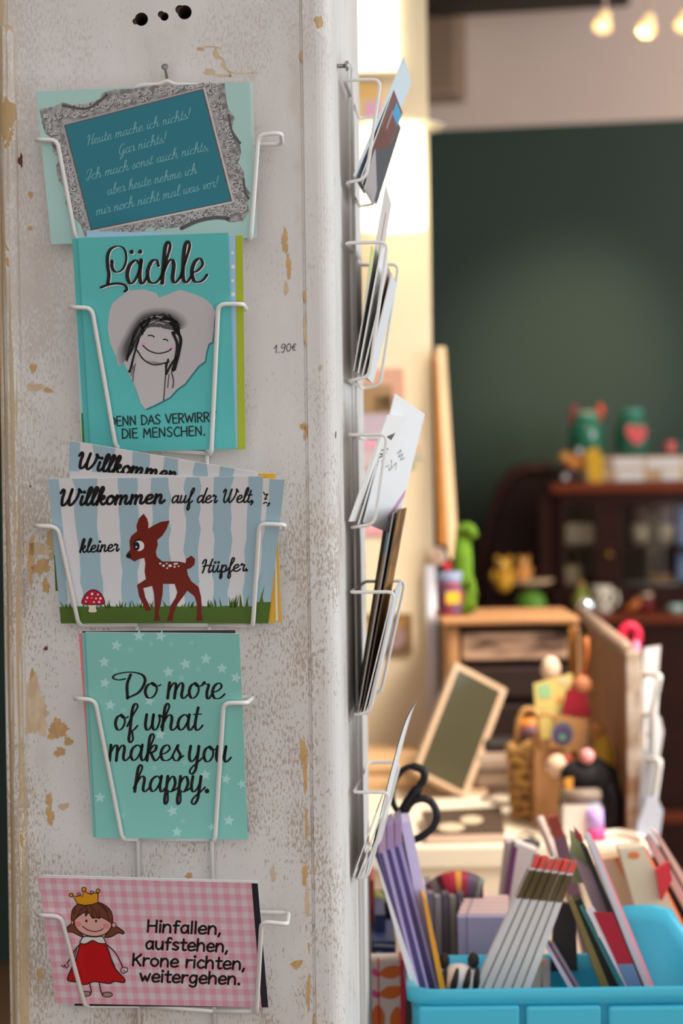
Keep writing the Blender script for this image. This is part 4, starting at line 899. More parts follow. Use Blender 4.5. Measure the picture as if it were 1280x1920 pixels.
for px, py, lab in ((1130, 46, 'small lit spotlight at the inner end of the ceiling track'), (1213, 52, 'small lit spotlight in the middle of the ceiling track'), (1283, 44, 'small lit spotlight cut by the edge of the picture')):
    c = at(px, py, SY); t = thing('spotlight', c, lab, 'spotlight', 'spotlights on the ceiling track')
    ax = Vector((-.25, -.55, -.8)).normalized()
    m = M(); m.lathe(c - ax * .012, [(.006, -.022), (.010, -.02), (.012, -.008), (.016, .004), (.0195, .02), (.0185, .02), (.015, .006), (.008, -.004), (0, -.006)], mat('cream reflector', (226, 196, 150), 1.2, .3, emit=(255, 214, 150), estr=.6), 18, ax); build('reflector', m, t)
    m = M(); m.ball(c + ax * .004, .0065, bulb, n=12); build('bulb', m, t)
    m = M(); m.tube(arc_path([c - ax * .03, c + Vector((.006, .012, .045)), Vector((c.x + .01, SY + .015, at(px, -66, SY).z))], .01), .0035, P(170, 150, 136)); build('arm', m, t)
wc = BW.hit(1060, 690)
spot_light('spot_on_green_wall', at(1200, 60, SY), wc, 52, (1.0, .84, .52), 30, 1.0)

# ---------------------------------------------------------------- dark sideboard with its glazed upper part
mah = mat('dark mahogany', (54, 22, 17), 1.2, .4, noise=.45, nscale=14, stretch=(.6, 3, 3), coat=.15)
mah2 = mat('red mahogany edge', (116, 54, 34), 1.5, .35, noise=.3, nscale=12, stretch=(.6, 3, 3))
glass = bpy.data.materials.new('cabinet glass'); glass.use_nodes = True
_b = glass.node_tree.nodes['Principled BSDF']; _b.inputs['Base Color'].default_value = (1, 1, 1, 1); _b.inputs['Transmission Weight'].default_value = 1; _b.inputs['Roughness'].default_value = .02; _b.inputs['IOR'].default_value = 1.45
OS, OH = .62, .42   # sideboard front, upper cabinet front (m off the wall)
sb = thing('sideboard', BW.hit(1150, 1170, .3) * 1, 'dark mahogany sideboard with glazed upper cabinet before the green wall', 'sideboard')
sb.location.z = 0
ztop = BW.hit(1150, 1152, OS).z
def fz(m, x0, x1, z0, z1, off, depth, material, bev=0.0):
    a, b = BW.hit(x0, 900, off), BW.hit(x1, 900, off); m.box(Vector((a.x, a.y, z0)), BW.ex * (b - a).dot(BW.ex), BW.d * depth, Z * (z1 - z0), material, bev); return m
m = M(); fz(m, 885, 1520, .06, ztop - .022, OS - .02, OS - .03, mah); build('carcass', m, sb)
m = M(); fz(m, 872, 1540, ztop - .022, ztop, OS, OS - .005, mah2, .005); build('top', m, sb)
m = M(); fz(m, 895, 1510, 0, .06, OS - .04, OS - .06, mah); build('plinth', m, sb)
zr = BW.hit(1230, 1535, OS).z
m = M(); fz(m, 885, 1520, zr - .012, zr + .016, OS - .012, .02, mah2, .004); build('rail', m, sb)
for x0, x1 in ((905, 1190), (1200, 1490)):
    m = M(); fz(m, x0, x1, zr + .03, ztop - .04, OS - .008, .016, mah, .006); dr = build('cupboard_door', m, sb)
    m = M(); c = BW.hit((x1 - 14) if x0 < 1000 else x0 + 14, 1350, OS + .004); m.ball(c, .012, mat('brass knob', (150, 110, 50), 1.3, .3, metal=.7)); build('knob', m, dr)
zc0, zc1 = BW.hit(1150, 924, OH).z, BW.hit(1150, 904, OH + .03).z
m = M(); fz(m, 1030, 1540, zc0, zc1, OH + .03, OH + .01, mah2, .006); build('cornice', m, sb)
m = M(); fz(m, 1035, 1530, ztop, zc0, .04, .03, mat('cabinet back', (44, 24, 20), 1.5, .6)); build('back_panel', m, sb)
zd0 = BW.hit(1150, 1108, OH).z
m = M(); fz(m, 1030, 1050, ztop, zc0, OH, OH - .02, mah); build('side_panel', m, sb)
m = M(); fz(m, 1050, 1530, ztop, zd0, OH, .03, mah); build('bottom_rail', m, sb)
zs_ = BW.hit(1150, 1022, OH - .1).z
m = M(); fz(m, 1050, 1530, zs_ - .012, zs_, OH - .05, OH - .10, mah); build('shelf', m, sb)
m = M(); fz(m, 1050, 1530, zd0 - .012, zd0 - .0, OH - .04, OH - .06, mah); build('shelf', m, sb)
for x0, x1, sl, sr in ((1050, 1128, 6, 14), (1128, 1330, 34, 30)):
    m = M(); fz(m, x0 - (40 if x0 == 1050 else 0), x0 + sl, zd0, zc0, OH, .022, mah); fz(m, x1 - sr, x1, zd0, zc0, OH, .022, mah)
    zt_ = BW.hit(1150, 946, OH).z; zb_ = zd0 + .012
    fz(m, x0 + sl, x1 - sr, zt_, zc0, OH, .022, mah); fz(m, x0 + sl, x1 - sr, zd0, zb_, OH, .022, mah); dr = build('glazed_door', m, sb)
    m = M(); fz(m, x0 + sl, x1 - sr, zb_, zt_, OH - .010, .003, glass); build('pane', m, dr)
    if x0 == 1128: m = M(); m.ball(BW.hit(1140, 1040, OH + .008), .009, mat('brass knob', None)); build('knob', m, dr)
# rounded panel at the left end
pts = [(884, 1152), (890, 1090), (900, 1020), (915, 960), (934, 905), (955, 878), (985, 866), (1020, 866), (1040, 880), (1042, 1152)]
m = M(); m.prism([BW.hit(*p, .16) for p in pts], BW.d * .1, mat('old dark walnut', (52, 32, 30), 1.5, .5, noise=.3, nscale=12)); build('curved_end_panel', m, sb)
m = M(); q = [BW.hit(*p, .17) for p in ((892, 1130), (908, 1020), (925, 955), (944, 912), (962, 890), (990, 878), (1030, 878))]; m.tube(q, .012, mat('old walnut rim', (70, 44, 40), 1.5, .45)); build('panel_rim', m, sb)
# china and boxes behind the glass
CB = 'crockery and boxes inside the glazed cabinet'
def inbox(x0, y0, x1, y1, off, c, name, label, cat):
    zb_ = BW.hit((x0 + x1) / 2, y1, off).z
    m = M(); fbox(m, x0, y0, x1, y1, off, .06, c, .006); return whole(name, m, label, cat, CB)
cream = P(206, 190, 160, 1.5)
inbox(1051, 980, 1058, 1021, OH - .07, P(170, 156, 134, 1.5), 'box', 'small grey-cream box on the upper shelf, next to the curved end panel', 'box')
inbox(1060, 981, 1108, 1021, OH - .07, cream, 'box', 'cream box on the upper shelf behind the narrow glass door', 'box')
inbox(1030, 1060, 1084, 1098, OH - .07, P(200, 178, 140, 1.5), 'box', 'cream box low behind the narrow glass door', 'box')
for px, lab in ((1200, 'cream cup standing closest to the middle stile in the cabinet'), (1248, 'cream cup further along the shelf of the cabinet')):
    c = BW.hit(px, 1021, OH - .12); r = 17 / FPX * 5.6
    t = thing('cup', c, lab, 'cup', CB)
    m = M(); m.lathe(c, [(0, .001), (r * .6, 0), (r * .9, .02), (r, .05), (r * .95, .05), (r * .8, .02), (0, .01)], cream, 18); build('bowl', m, t)
    m = M(); m.lathe(c, [(0, .051), (r * .7, .056), (r * .95, .075), (r * .7, .10), (0, .108)], P(120, 96, 92, 1.5), 18); build('dark_lid', m, t)
for px, c_, lab in ((1195, P(150, 170, 156, 1.4), 'pale green plate lying in the cabinet'), (1238, P(216, 208, 196, 1.4), 'white plate under the ochre dish in the cabinet')):
    c = BW.hit(px, 1101, OH - .12); m = M(); m.lathe(c, [(0, .001), (.02, 0), (.052, .012), (.05, .014), (.02, .004), (0, .004)], c_, 24); whole('plate', m, lab, 'plate', CB)
c = BW.hit(1238, 1090, OH - .12); m = M(); m.lathe(c, [(0, .001), (.02, 0), (.036, .016), (.034, .017), (.018, .004), (0, .004)], P(176, 130, 66, 1.5), 20); whole('bowl', m, 'ochre dish on a white plate in the cabinet', 'bowl', CB)
m = M(); fbox(m, 1268, 948, 1290, 1088, OH - .10, .02, P(140, 160, 200, 1.5), .003); whole('reflection_strip', m, 'upright pale blue strip standing in for the reflection in the cabinet glass', 'reflection_strip', CB)  # pale strip coloured as a reflection in the door glass

# ---------------------------------------------------------------- on top of the cabinet
OT = OH - .02
bx = thing('drawer_box', BW.hit(1200, 905, OT - .05), 'wooden box with white label cards on the cabinet top', 'box')
m = M(); fbox(m, 1092, 852, 1400, 904, OT - .05, .10, mat('honey wood', (186, 160, 128), 1.4, .5, noise=.15, nscale=10), .004); build('body', m, bx)
for r in ((1150, 858, 1206, 878), (1212, 858, 1276, 878), (1282, 858, 1340, 878), (1154, 882, 1206, 902), (1240, 882, 1276, 900)):
    m = M(); fbox(m, *r, OT - .047, .003, P(206, 204, 206, 1.5) if r[1] < 880 else P(236, 230, 214, 1.5)); build('label_card', m, bx)
m = M(); fbox(m, 1134, 866, 1150, 874, OT - .045, .003, P(110, 104, 108)); build('handle', m, bx)
jarg = mat('green jar glass', (44, 116, 96), 1.5, .12, trans=.35, coat=.3)
JG = 'green glass jars on the cabinet top'
def jar(px, py, w, h, lab):
    c = BW.hit(px, py, OT - .12); k = (c.y) / FPX; r = w / 2 * k; H_ = h * k
    t = thing('glass_jar', c, lab, 'jar', JG)
    m = M(); m.lathe(c, [(0, .001), (r * .9, 0), (r, .006), (r, H_ * .55), (r * .92, H_ * .72), (r * .62, H_ * .84), (r * .62, H_ * .9), (r * .55, H_ * .9), (r * .55, H_ * .82), (r * .85, H_ * .68), (r * .92, H_ * .5), (r * .92, .012), (0, .012)], jarg, 22); build('body', m, t)
    m = M(); m.lathe(c, [(r * .58, H_ * .86), (r * .72, H_ * .88), (r * .74, H_ * .96), (r * .70, H_ * .99), (r * .56, H_)], mat('jar rim', (66, 128, 112), 1.5, .2), 22); build('rim', m, t)
    return t, c, r, H_
t, c, r, H_ = jar(1100, 851, 66, 76, 'green glass jar with a cork, standing between the red buds on the cabinet')
m = M(); m.lathe(c, [(0, H_ * .84), (r * .5, H_ * .84), (r * .5, H_ * 1.04), (0, H_ * 1.06)], P(150, 140, 120)); build('stopper', m, t)
t, c, r, H_ = jar(1184, 851, 62, 84, 'green glass jar carrying a pink heart tag on the cabinet')
m = M(); hx = BW.hit(1192, 815, OT - .12 + r / math.cos(.2) + .003)
hpts = sm2([(1192, 802), (1180, 796), (1172, 806), (1178, 820), (1194, 834), (1208, 822), (1212, 806), (1202, 798)], 3)
m.slab([BW.hit(x, y, OT - .12 + r + .004) for x, y in hpts], .003, P(214, 92, 96, 1.5)); build('heart_tag', m, t, 'pink heart tag')
for pts, c_, lab in (([(1078, 846), (1072, 800), (1076, 772)], P(110, 36, 50), 'dark red bud on a stem next to the corked jar'), ([(1118, 846), (1124, 800), (1125, 770)], P(176, 62, 44), 'orange-red bud on a stem rising past the corked jar')):
    q = [BW.hit(x, y, OT - .2) for x, y in pts]; t = thing('bud', q[0], lab, 'flower')
    m = M(); m.tube(q, .0035, P(60, 70, 44)); build('stem', m, t)
    m = M(); m.ball(q[2], .010, c_, .009, .018); m.ball(q[2] - Z * .022 - X * .006, .009, c_, .009, .013); build('petals', m, t)
c = BW.hit(1256, 850, OT - .1); m = M(); m.lathe(c, [(0, .001), (.012, 0), (.015, .012), (.014, .03), (.012, .03), (.012, .012), (0, .006)], P(176, 92, 92), 16); whole('small_pot', m, 'small pink pot on the wooden label box', 'pot')
c = BW.hit(1287, 850, OT - .1); m = M(); m.lathe(c, [(0, .001), (.014, 0), (.017, .012), (.016, .03), (.014, .03), (.013, .012), (0, .006)], P(50, 120, 112), 16); whole('small_pot', m, 'small turquoise pot cut by the picture edge on the label box', 'pot')
m = M(); m.slab([BW.hit(x, y, OT + .01) for x, y in ((1096, 846), (1118, 838), (1130, 862), (1128, 905), (1106, 908))], .018, P(206, 156, 46), P(190, 140, 40)); whole('booklet', m, 'yellow booklet standing before the wooden label box', 'booklet')
t = thing('soft_toy', BW.hit(1070, 905, OT - .02), 'orange and dark soft toy sitting by the yellow booklet on the cabinet', 'soft toy')
m = M(); m.ball(BW.hit(1078, 868, OT - .03), .032, P(206, 130, 66), .026, .022); m.ball(BW.hit(1060, 858, OT - .03), .020, P(216, 150, 84), .02, .016); build('body', m, t)
m = M(); m.ball(BW.hit(1066, 890, OT - .02), .030, P(52, 36, 36), .026, .022); build('base_cushion', m, t)
m = M(); m.ball(BW.hit(1058, 895, OT + .012), .009, P(170, 170, 176)); m.ball(BW.hit(1084, 846, OT + .0), .009, P(180, 184, 190)); build('pompon', m, t)

# ---------------------------------------------------------------- on the sideboard
OB = OS - .09
def stand(px, py): return BW.hit(px, py, OB)
c = stand(988, 1143); c.z = ztop
t = thing('cake_stand', c, 'low cake stand with a white plate at the end of the sideboard', 'cake stand')
zpl = BW.hit(988, 1092, OB).z - ztop
m = M(); m.lathe(c, [(0, 0), (.085, .001), (.085, .006), (.03, .012), (.014, .02), (.012, zpl - .01), (.02, zpl - .002)], P(70, 34, 26), 22); build('foot', m, t)
m = M(); m.lathe(c, [(.0, zpl - .004), (.05, zpl - .004), (.064, zpl + .004), (.062, zpl + .007), (.0, zpl)], P(206, 170, 136), 26); build('plate', m, t)
c = stand(1001, 1140) - BW.d * .06; c.z = ztop + .001; m = M(); m.lathe(c, [(0, .0), (.03, .0), (.037, .018), (.030, .042), (.012, .052), (0, .053)], P(86, 132, 46), 20); whole('green_dome', m, 'rounded green ornament under the cake stand plate', 'ornament')
def figure(px, py0, py1, c_, name, label, cat, off):
    b = BW.hit(px, py1, off); h = BW.hit(px, py0, off).z - b.z; t = thing(name, b, label, cat)
    m = M(); m.ball(b + Z * h * .32, h * .26, c_, h * .24, h * .33); build('body', m, t)
    m = M(); m.ball(b + Z * h * .74, h * .22, c_, h * .2, h * .2); m.ball(b + Z * h * .76 - BW.d * h * .2, h * .09, P(226, 184, 120)); build('head', m, t)
    for s in (-1, 1): m = M(); m.ball(b + Z * h * .92 + BW.ex * s * h * .16, h * .085, c_); build('ear', m, t)
    for s in (-1, 1): m = M(); m.ball(b + Z * h * .45 + BW.ex * s * h * .27 - BW.d * h * .05, h * .08, c_, h * .08, h * .17); build('arm', m, t)
    return t
figure(944, 1042, 1110, P(206, 146, 40), 'toy_bear', 'yellow toy bear standing next to the cake stand', 'toy', OB + .05)
figure(981, 1042, 1092, P(206, 140, 74), 'toy_bear', 'tan toy bear sitting on the cake stand plate', 'toy', OB)
c = stand(1128, 1147); c.z = ztop; k = c.y / FPX
t = thing('mug', c, 'white mug with a dark spotted pattern on the sideboard', 'mug')
m = M(); m.lathe(c, [(0, .001), (15 * k, 0), (18 * k, .006), (19 * k, .062), (17.5 * k, .062), (16 * k, .008), (0, .008)], P(206, 194, 176), 22); build('body', m, t)
m = M(); m.tube(arc_path([c + BW.ex * 17 * k + Z * .05, c + BW.ex * 29 * k + Z * .046, c + BW.ex * 29 * k + Z * .02, c + BW.ex * 17 * k + Z * .016], .012), .004, P(206, 194, 176)); build('handle', m, t)
m = M()
for i in range(7): a = 3.6 + i * .35; m.ball(c + Vector((math.cos(a) * 18 * k, math.sin(a) * 18 * k, .02 + .012 * (i % 3))), .005, P(90, 76, 66), .005, .007, 8)
build('spots', m, t)
t = thing('green_vase', stand(1090, 1147), 'small olive green vase close to the spotted mug', 'vase'); c = stand(1090, 1147); c.z = ztop; t.location.z = ztop
m = M(); m.lathe(c, [(0, .001), (.016, 0), (.024, .02), (.02, .04), (.01, .052), (.012, .06), (.009, .06), (.008, .05), (0, .045)], P(124, 134, 62), 18); build('body', m, t)
m = M(); m.ball(c + Z * .064, .010, P(150, 112, 62)); build('stopper', m, t)
c = stand(1212, 1147); c.z = ztop; t = thing('small_jar', c, 'small dark red jar with a pale lid on the sideboard', 'jar')
m = M(); m.lathe(c, [(0, .001), (.013, 0), (.016, .01), (.016, .03), (.011, .036), (0, .037)], P(96, 20, 28), 16); build('body', m, t)
m = M(); m.lathe(c, [(0, .036), (.013, .036), (.013, .045), (0, .046)], P(190, 170, 150), 16); build('lid', m, t)
t = thing('carrot', stand(1186, 1146), 'orange toy carrot lying beside the small red jar', 'toy'); a, b = stand(1170, 1148), stand(1200, 1128); a.z = max(a.z, ztop + .004)
m = M(); m.tube([a, a.lerp(b, .35), a.lerp(b, .7), b], .008, P(196, 112, 62), 10, radii=[.003, .008, .011, .012]); build('root', m, t)
m = M(); m.ball(b, .009, P(90, 110, 50)); build('stalk', m, t)
c = stand(1266, 1147); c.z = ztop; m = M(); m.lathe(c, [(0, .001), (.018, 0), (.022, .012), (.018, .018), (0, .019)], P(150, 176, 170), 18); whole('soap_dish', m, 'small pale turquoise dish on the sideboard near the picture edge', 'dish')
# ---------------------------------------------------------------- the counter
CT = 1.32 - .4167; CF = 2.6
ctop = mat('cream counter top', (232, 212, 190), 1.2, .5, noise=.06, nscale=6)
cwhite = mat('white counter front', (222, 202, 178), 1.25, .5)
ct = thing('counter', Vector((.2, 2.9, 0)), 'cream topped white counter in the middle of the shop', 'counter')
x0, x1 = at(560, 1590, CF).x, at(1215, 1590, CF).x
m = M(); m.box((x0, CF, CT - .028), X * (x1 - x0), Y_ * (PY - .002 - CF), Z * .028, ctop, .004); build('top', m, ct)
m = M(); m.box((x0 + .01, CF + .015, .0), X * (x1 - x0 - .02), Y_ * (PY - .04 - CF), Z * (CT - .028), cwhite); build('body', m, ct)
zq = at(850, 1608, CF).z; m = M(); m.box((x0 + .01, CF + .004, zq - .004), X * (x1 - x0 - .02), Y_ * .012, Z * .008, P(176, 150, 160, 1.2)); build('lilac_edge_strip', m, ct)
m = M(); pbox(m, 770, 1616, 955, 1760, CF + .004, .014, cwhite, .003); build('drawer', m, ct)
# distressed wooden crate standing on its side at the back of the counter, open side carrying panels
WY = 3.12
old = mat('distressed brown wood', (52, 31, 25), 1.0, .7, noise=.4, nscale=12, stretch=(1, 1, 4))
old2 = mat('peeling paint on brown wood', (56, 33, 27), 1.0, .7, rgb2=(190, 152, 124), nscale=9, stretch=(1, 1, 4))
oak = mat('light oak', (176, 126, 82), 1.35, .55, noise=.3, nscale=14, stretch=(.6, 4, 4))
cr8 = thing('wooden_chest', at(960, 1440, WY), 'distressed little wooden chest with a light top board at the back of the counter', 'chest')
zt = at(960, 1155, WY).z
m = M(); pbox(m, 826, 1155, 1086, 1174, WY - .01, .22, oak, .004); build('top_board', m, cr8)
for r in ((838, 1174, 860), (1070, 1174, 1086)):
    a = at(r[0], 1174, WY); b = at(r[2], 1174, WY); m = M(); m.box((a.x, WY, CT), X * (b.x - a.x), Y_ * .19, Z * (a.z - CT), oak, .003); build('side_post', m, cr8)
a = at(860, 1174, WY); b = at(1070, 1174, WY)
m = M(); m.box((a.x, WY + .012, CT), X * (b.x - a.x), Y_ * .17, Z * (a.z - CT), old); build('case', m, cr8)
for i, (y0, y1) in enumerate(((1184, 1240), (1250, 1310), (1320, 1384))):
    m = M(); pbox(m, 866, y0, 1064, y1, WY + .002, .014, old2 if i == 0 else old, .003); build('drawer', m, cr8)
# green cloth toy and tin on the chest
t = thing('cloth_toy', at(880, 1154, WY + .05), 'bright green long-limbed cloth toy leaning on the wooden chest by the partition', 'soft toy')
gr = P(112, 152, 36); grm = mat('green felt', (98, 134, 30), 1.15, .9, noise=.2, nscale=40)
m = M(); m.tube([at(868, 1150, WY + .06), at(866, 1100, WY + .06), at(867, 1050, WY + .06), at(868, 1006, WY + .06)], .018, grm, 12, radii=[.011, .015, .014, .011]); build('body', m, t)
m = M(); m.ball(at(874, 998, WY + .06), .015, grm, .014, .014); build('head', m, t)
m = M(); m.tube([at(872, 990, WY + .05), at(884, 996, WY + .05), at(891, 1008, WY + .05)], .008, grm, 10, radii=[.01, .008, .005]); build('ear', m, t)
for q in ([(868, 1150), (884, 1100), (884, 1148)], [(862, 1100), (878, 1080), (888, 1120)]): m = M(); m.tube([at(*p, WY + .04) for p in cr(q, 3) for p in [(p.x, p.y)]], .006, grm); build('limb', m, t)
t = thing('storage_tin', at(846, 1154, WY + .03), 'patterned purple tin with yellow patch and red knob on the wooden chest', 'tin')
c = Vector((at(846, 1154, WY + .05).x, WY + .05, zt)); k = c.y / FPX
tin = mat('patterned tin', (92, 66, 92), 1.5, .4, rgb2=(140, 52, 70), nscale=60)
m = M(); m.lathe(c, [(0, .001), (25 * k, 0), (26 * k, .003), (26 * k, 62 * k), (22 * k, 74 * k), (0, 76 * k)], tin, 22); build('body', m, t)
m = M(); m.lathe(c, [(26.2 * k, 62 * k), (26.4 * k, 68 * k), (22 * k, 80 * k), (0, 82 * k)], P(110, 116, 140), 22); build('lid', m, t)
m = M(); m.ball(c + Z * 90 * k - X * 8 * k, 9 * k, P(160, 26, 40)); build('knob', m, t)
m = M(); pslab(m, [(836, 1110), (862, 1110), (862, 1132), (836, 1132)], c.y - 26.6 * k, .002, P(222, 160, 44)); build('yellow_patch', m, t)
# slanting dark screen
t = thing('screen', at(865, 1500, 3.0), 'grey-framed dark display tilted on the counter before the wooden chest', 'display')
ys = [3.06, 3.09, 2.99, 2.96]
scr = mat('dark screen', (82, 78, 60), 1.0, .22, noise=.25, nscale=5)
q = [at(p[0], p[1], y) for p, y in zip(((848, 1255), (957, 1280), (868, 1508), (783, 1432)), ys)]
u = ((q[1] - q[0]) + (q[2] - q[3])) / 2; v = ((q[3] - q[0]) + (q[2] - q[1])) / 2; cc = sum(q, Vector()) / 4; nn = u.cross(v).normalized()
if nn.dot(CO - cc) < 0: nn = -nn
q = [cc - u / 2 - v / 2, cc + u / 2 - v / 2, cc + u / 2 + v / 2, cc - u / 2 + v / 2]
m = M(); m.slab(q, .012, P(190, 160, 132, 1.3), P(150, 126, 104, 1.3)); build('bezel', m, t)
q2 = [cc + (p - cc) * 1 for p in (cc - u * .43 - v * .455, cc + u * .40 - v * .455, cc + u * .40 + v * .47, cc - u * .43 + v * .47)]
m = M(); m.slab([p + nn * .001 for p in q2], .001, scr); build('glass_panel', m, t)
m = M(); low = q[2].z; s0 = cc - nn * .012; m.tube([s0, Vector((s0.x - .01, s0.y + .035, CT + .006))], .007, P(120, 104, 90, 1.3)); m.box((s0.x - .05, s0.y - .01, CT), X * .09, Y_ * .09, Z * .008, P(190, 160, 132, 1.3), .003); build('stand', m, t)
# beige cloth case lying beside it
t = thing('folded_cloth', at(760, 1490, 3.05), 'folded beige cloth lying on the counter against the partition', 'cloth')
bc = mat('beige cloth', (196, 160, 118), 1.2, .9, noise=.12, nscale=30)
for z0, z1, a_, b_ in ((0, .022, 640, 872), (.022, .04, 648, 850)):
    xa, xb = at(a_, 1470, 3.12).x, at(b_, 1470, 3.12).x; m = M(); m.box((xa, 3.06, CT + z0), X * (xb - xa), Y_ * .2, Z * (z1 - z0), bc, .007); build('fold', m, t)
# dark notebook with two pale spectacle shapes
t = thing('notebook', at(870, 1580, 2.66), 'dark brown notebook with two pale ovals on its cover lying on the counter', 'notebook')
def onC(px, py, z=0.0): v = ray(px, py); return CO + v * ((CT + z - CAMZ) / v.z)
q = [onC(790, 1540), onC(940, 1532), onC(946, 1580), onC(800, 1592 - 9)]
q = [Vector((p.x, min(p.y, 2.95), CT)) for p in q]
m = M(); m.prism([p + Z * .0015 for p in q], Z * .009, P(206, 176, 156, 1.2)); build('pages', m, t)
m = M(); m.prism([p + Z * .0105 for p in q], Z * .0025, P(70, 54, 44, 1.2)); m.prism([p for p in q], Z * .0015, P(70, 54, 44, 1.2)); build('cover', m, t)
m = M()
for e in (ell(846, 1551, 25, 8.5), ell(884, 1537, 21, 8)): m.poly([onC(x, y, .0134) for x, y in e], P(196, 176, 150, 1.2))
build('printed_ovals', m, t, 'two pale ovals')
# cable and small dark bits behind
m = M(); m.tube([onC(*p, .004) for p in [(q.x, q.y) for q in cr([(905, 1498), (930, 1486), (970, 1488), (985, 1500), (955, 1508), (920, 1503)], 5)]], .0028, P(96, 74, 58)); whole('cable', m, 'brown cable coiled on the counter beside the tilted display', 'cable')
t = thing('card_reader', at(940, 1420, 3.0), 'grey and black card reader sitting on the counter behind the tilted display', 'card reader')
m = M(); pbox(m, 886, 1412, 975, 1478, 3.02, .07, P(150, 128, 112, 1.3), .01); build('body', m, t)
m = M(); pbox(m, 905, 1385, 975, 1414, 3.03, .05, P(40, 32, 30), .008); build('keypad', m, t)
m = M(); pbox(m, 890, 1440, 975, 1448, 3.017, .004, P(84, 66, 58)); build('slot', m, t)
# upright wooden divider with sloping top, seen nearly edge-on
t = thing('wooden_divider', at(1150, 1560, 2.7), 'upright old wooden divider board with a metal knob on the counter', 'divider')
near, far = 2.66, 3.06
pn = at(1176, 1560, near); pf = at(1102, 1470, far)
dirv = Vector((pf.x - pn.x, pf.y - pn.y, 0)); nrm = Vector((dirv.y, -dirv.x, 0)).normalized()
if nrm.x < 0: nrm = -nrm
zn, zf = at(1176, 1222, near).z, at(1102, 1162, far).z
face = [Vector((pn.x, pn.y, CT)), Vector((pf.x, pf.y, CT)), Vector((pf.x, pf.y, zf)), Vector((pn.x, pn.y, zn))]
board = mat('brown divider wood', (150, 108, 76), 1.35, .6, noise=.3, nscale=10, stretch=(4, 4, .6))
edge_w = mat('chipped white edge', (178, 164, 150), 1.35, .7, rgb2=(140, 104, 78), nscale=25)
m = M(); m.prism(face, nrm * .014, board, edge_w); build('board', m, t)
m = M(); q = Vector((pn.x, pn.y, CT)); m.box(q - dirv.normalized() * .004, nrm * .018, dirv.normalized() * .012, Z * (zn - CT), edge_w, .002); build('front_edging', m, t)
m = M(); m.tube([face[2] + Z * .004, face[3] + Z * .004], .009, mat('grey-brown rail', (140, 116, 98), 1.35, .5)); build('top_rail', m, t)
m = M(); m.lathe(face[2] - Z * .0, [(.006, 0), (.006, .008), (.011, .014), (.012, .020), (.008, .027), (0, .029)], mat('polished steel', (200, 200, 205), 1.3, .15, metal=.9), 16); build('knob', m, t)
fp = face[2] - Vector((.012, .0, 0)); m = M(); m.box(Vector((fp.x - .012, fp.y - .01, CT)), X * .012, Y_ * .012, Z * (zf - CT - .01), mat('orange wood', None), .002); m.box(Vector((fp.x + .004, fp.y - .01, CT)), X * .010, Y_ * .012, Z * (zf - CT - .02), wood_l, .002); build('rear_post', m, t)
# white wire rack with cards hanging on the divider's far side
t = thing('wire_card_rack', at(1205, 1560, 2.7), 'white wire card rack standing behind the wooden divider at the counter end', 'card rack')
m = M()
for p in ([(1206, 1600), (1208, 1330), (1215, 1262)], [(1222, 1600), (1228, 1330), (1233, 1262)]): m.tube([at(*q, 2.66) for q in p], .003, wire)
build('back_frame', m, t)
for yt, yb in ((1266, 1340), (1425, 1540)):
    m = M(); m.tube(arc_path([at(1205, yt, 2.66), at(1238, yt, 2.62), at(1222, yb, 2.63), at(1206, yb, 2.66)], .006), .003, wire); build('pocket_wire', m, t)
RG = 'white cards in the rack behind the wooden divider'
for pts, c_, lab in (([(1207, 1215), (1238, 1210), (1222, 1420), (1196, 1430)], P(206, 200, 200, 1.3), 'tall white card standing highest in the rack behind the wooden divider'), ([(1210, 1330), (1238, 1345), (1244, 1372), (1216, 1540), (1200, 1540)], P(186, 182, 184, 1.3), 'pale grey card with one dark dot in the rack behind the wooden divider'),
                     ([(1204, 1400), (1232, 1430), (1216, 1545), (1196, 1545)], P(150, 148, 150, 1.3), 'grey card sitting lowest in the rack behind the wooden divider'), ([(1192, 1262), (1206, 1290), (1200, 1450), (1188, 1440)], P(176, 176, 190, 1.3), 'bluish white card closest to the edge of the wooden divider')):
    Yq = {1207: 2.70, 1210: 2.665, 1204: 2.645, 1192: 2.73}[pts[0][0]]
    m = M(); pslab(m, pts, Yq, .002, c_)
    if pts[0][0] == 1210: ppoly(m, ell(1213, 1378, 4, 5), Yq - .0004, P(70, 66, 66))
    whole('card', m, lab, 'card', RG)
# red ribbon loop and orange tag near the rail
t = thing('ribbon_loop', at(1180, 1210, 2.9), 'crimson ribbon loop with a pink tail hanging on the divider top', 'ribbon')
m = M(); m.tube([at(*p, 2.9) for p in [(q.x, q.y) for q in cr([(1168, 1208), (1166, 1186), (1180, 1174), (1194, 1184), (1192, 1208), (1178, 1214)], 4)]], .0065, P(170, 22, 52)); build('loop', m, t)
m = M(); m.tube([at(1192, 1196, 2.9), at(1194, 1222, 2.89), at(1188, 1252, 2.88)], .004, P(186, 110, 140)); build('tail', m, t)
# acrylic stand at the counter's end
m = M(); acr = mat('milky acrylic', (184, 190, 206), 1.3, .25, alpha=.75)
pslab(m, [(1196, 1545), (1212, 1500), (1232, 1496), (1243, 1520), (1232, 1600), (1190, 1620)], 2.62, .02, acr); whole('acrylic_stand', m, 'milky acrylic display stand at the end of the counter', 'display stand')

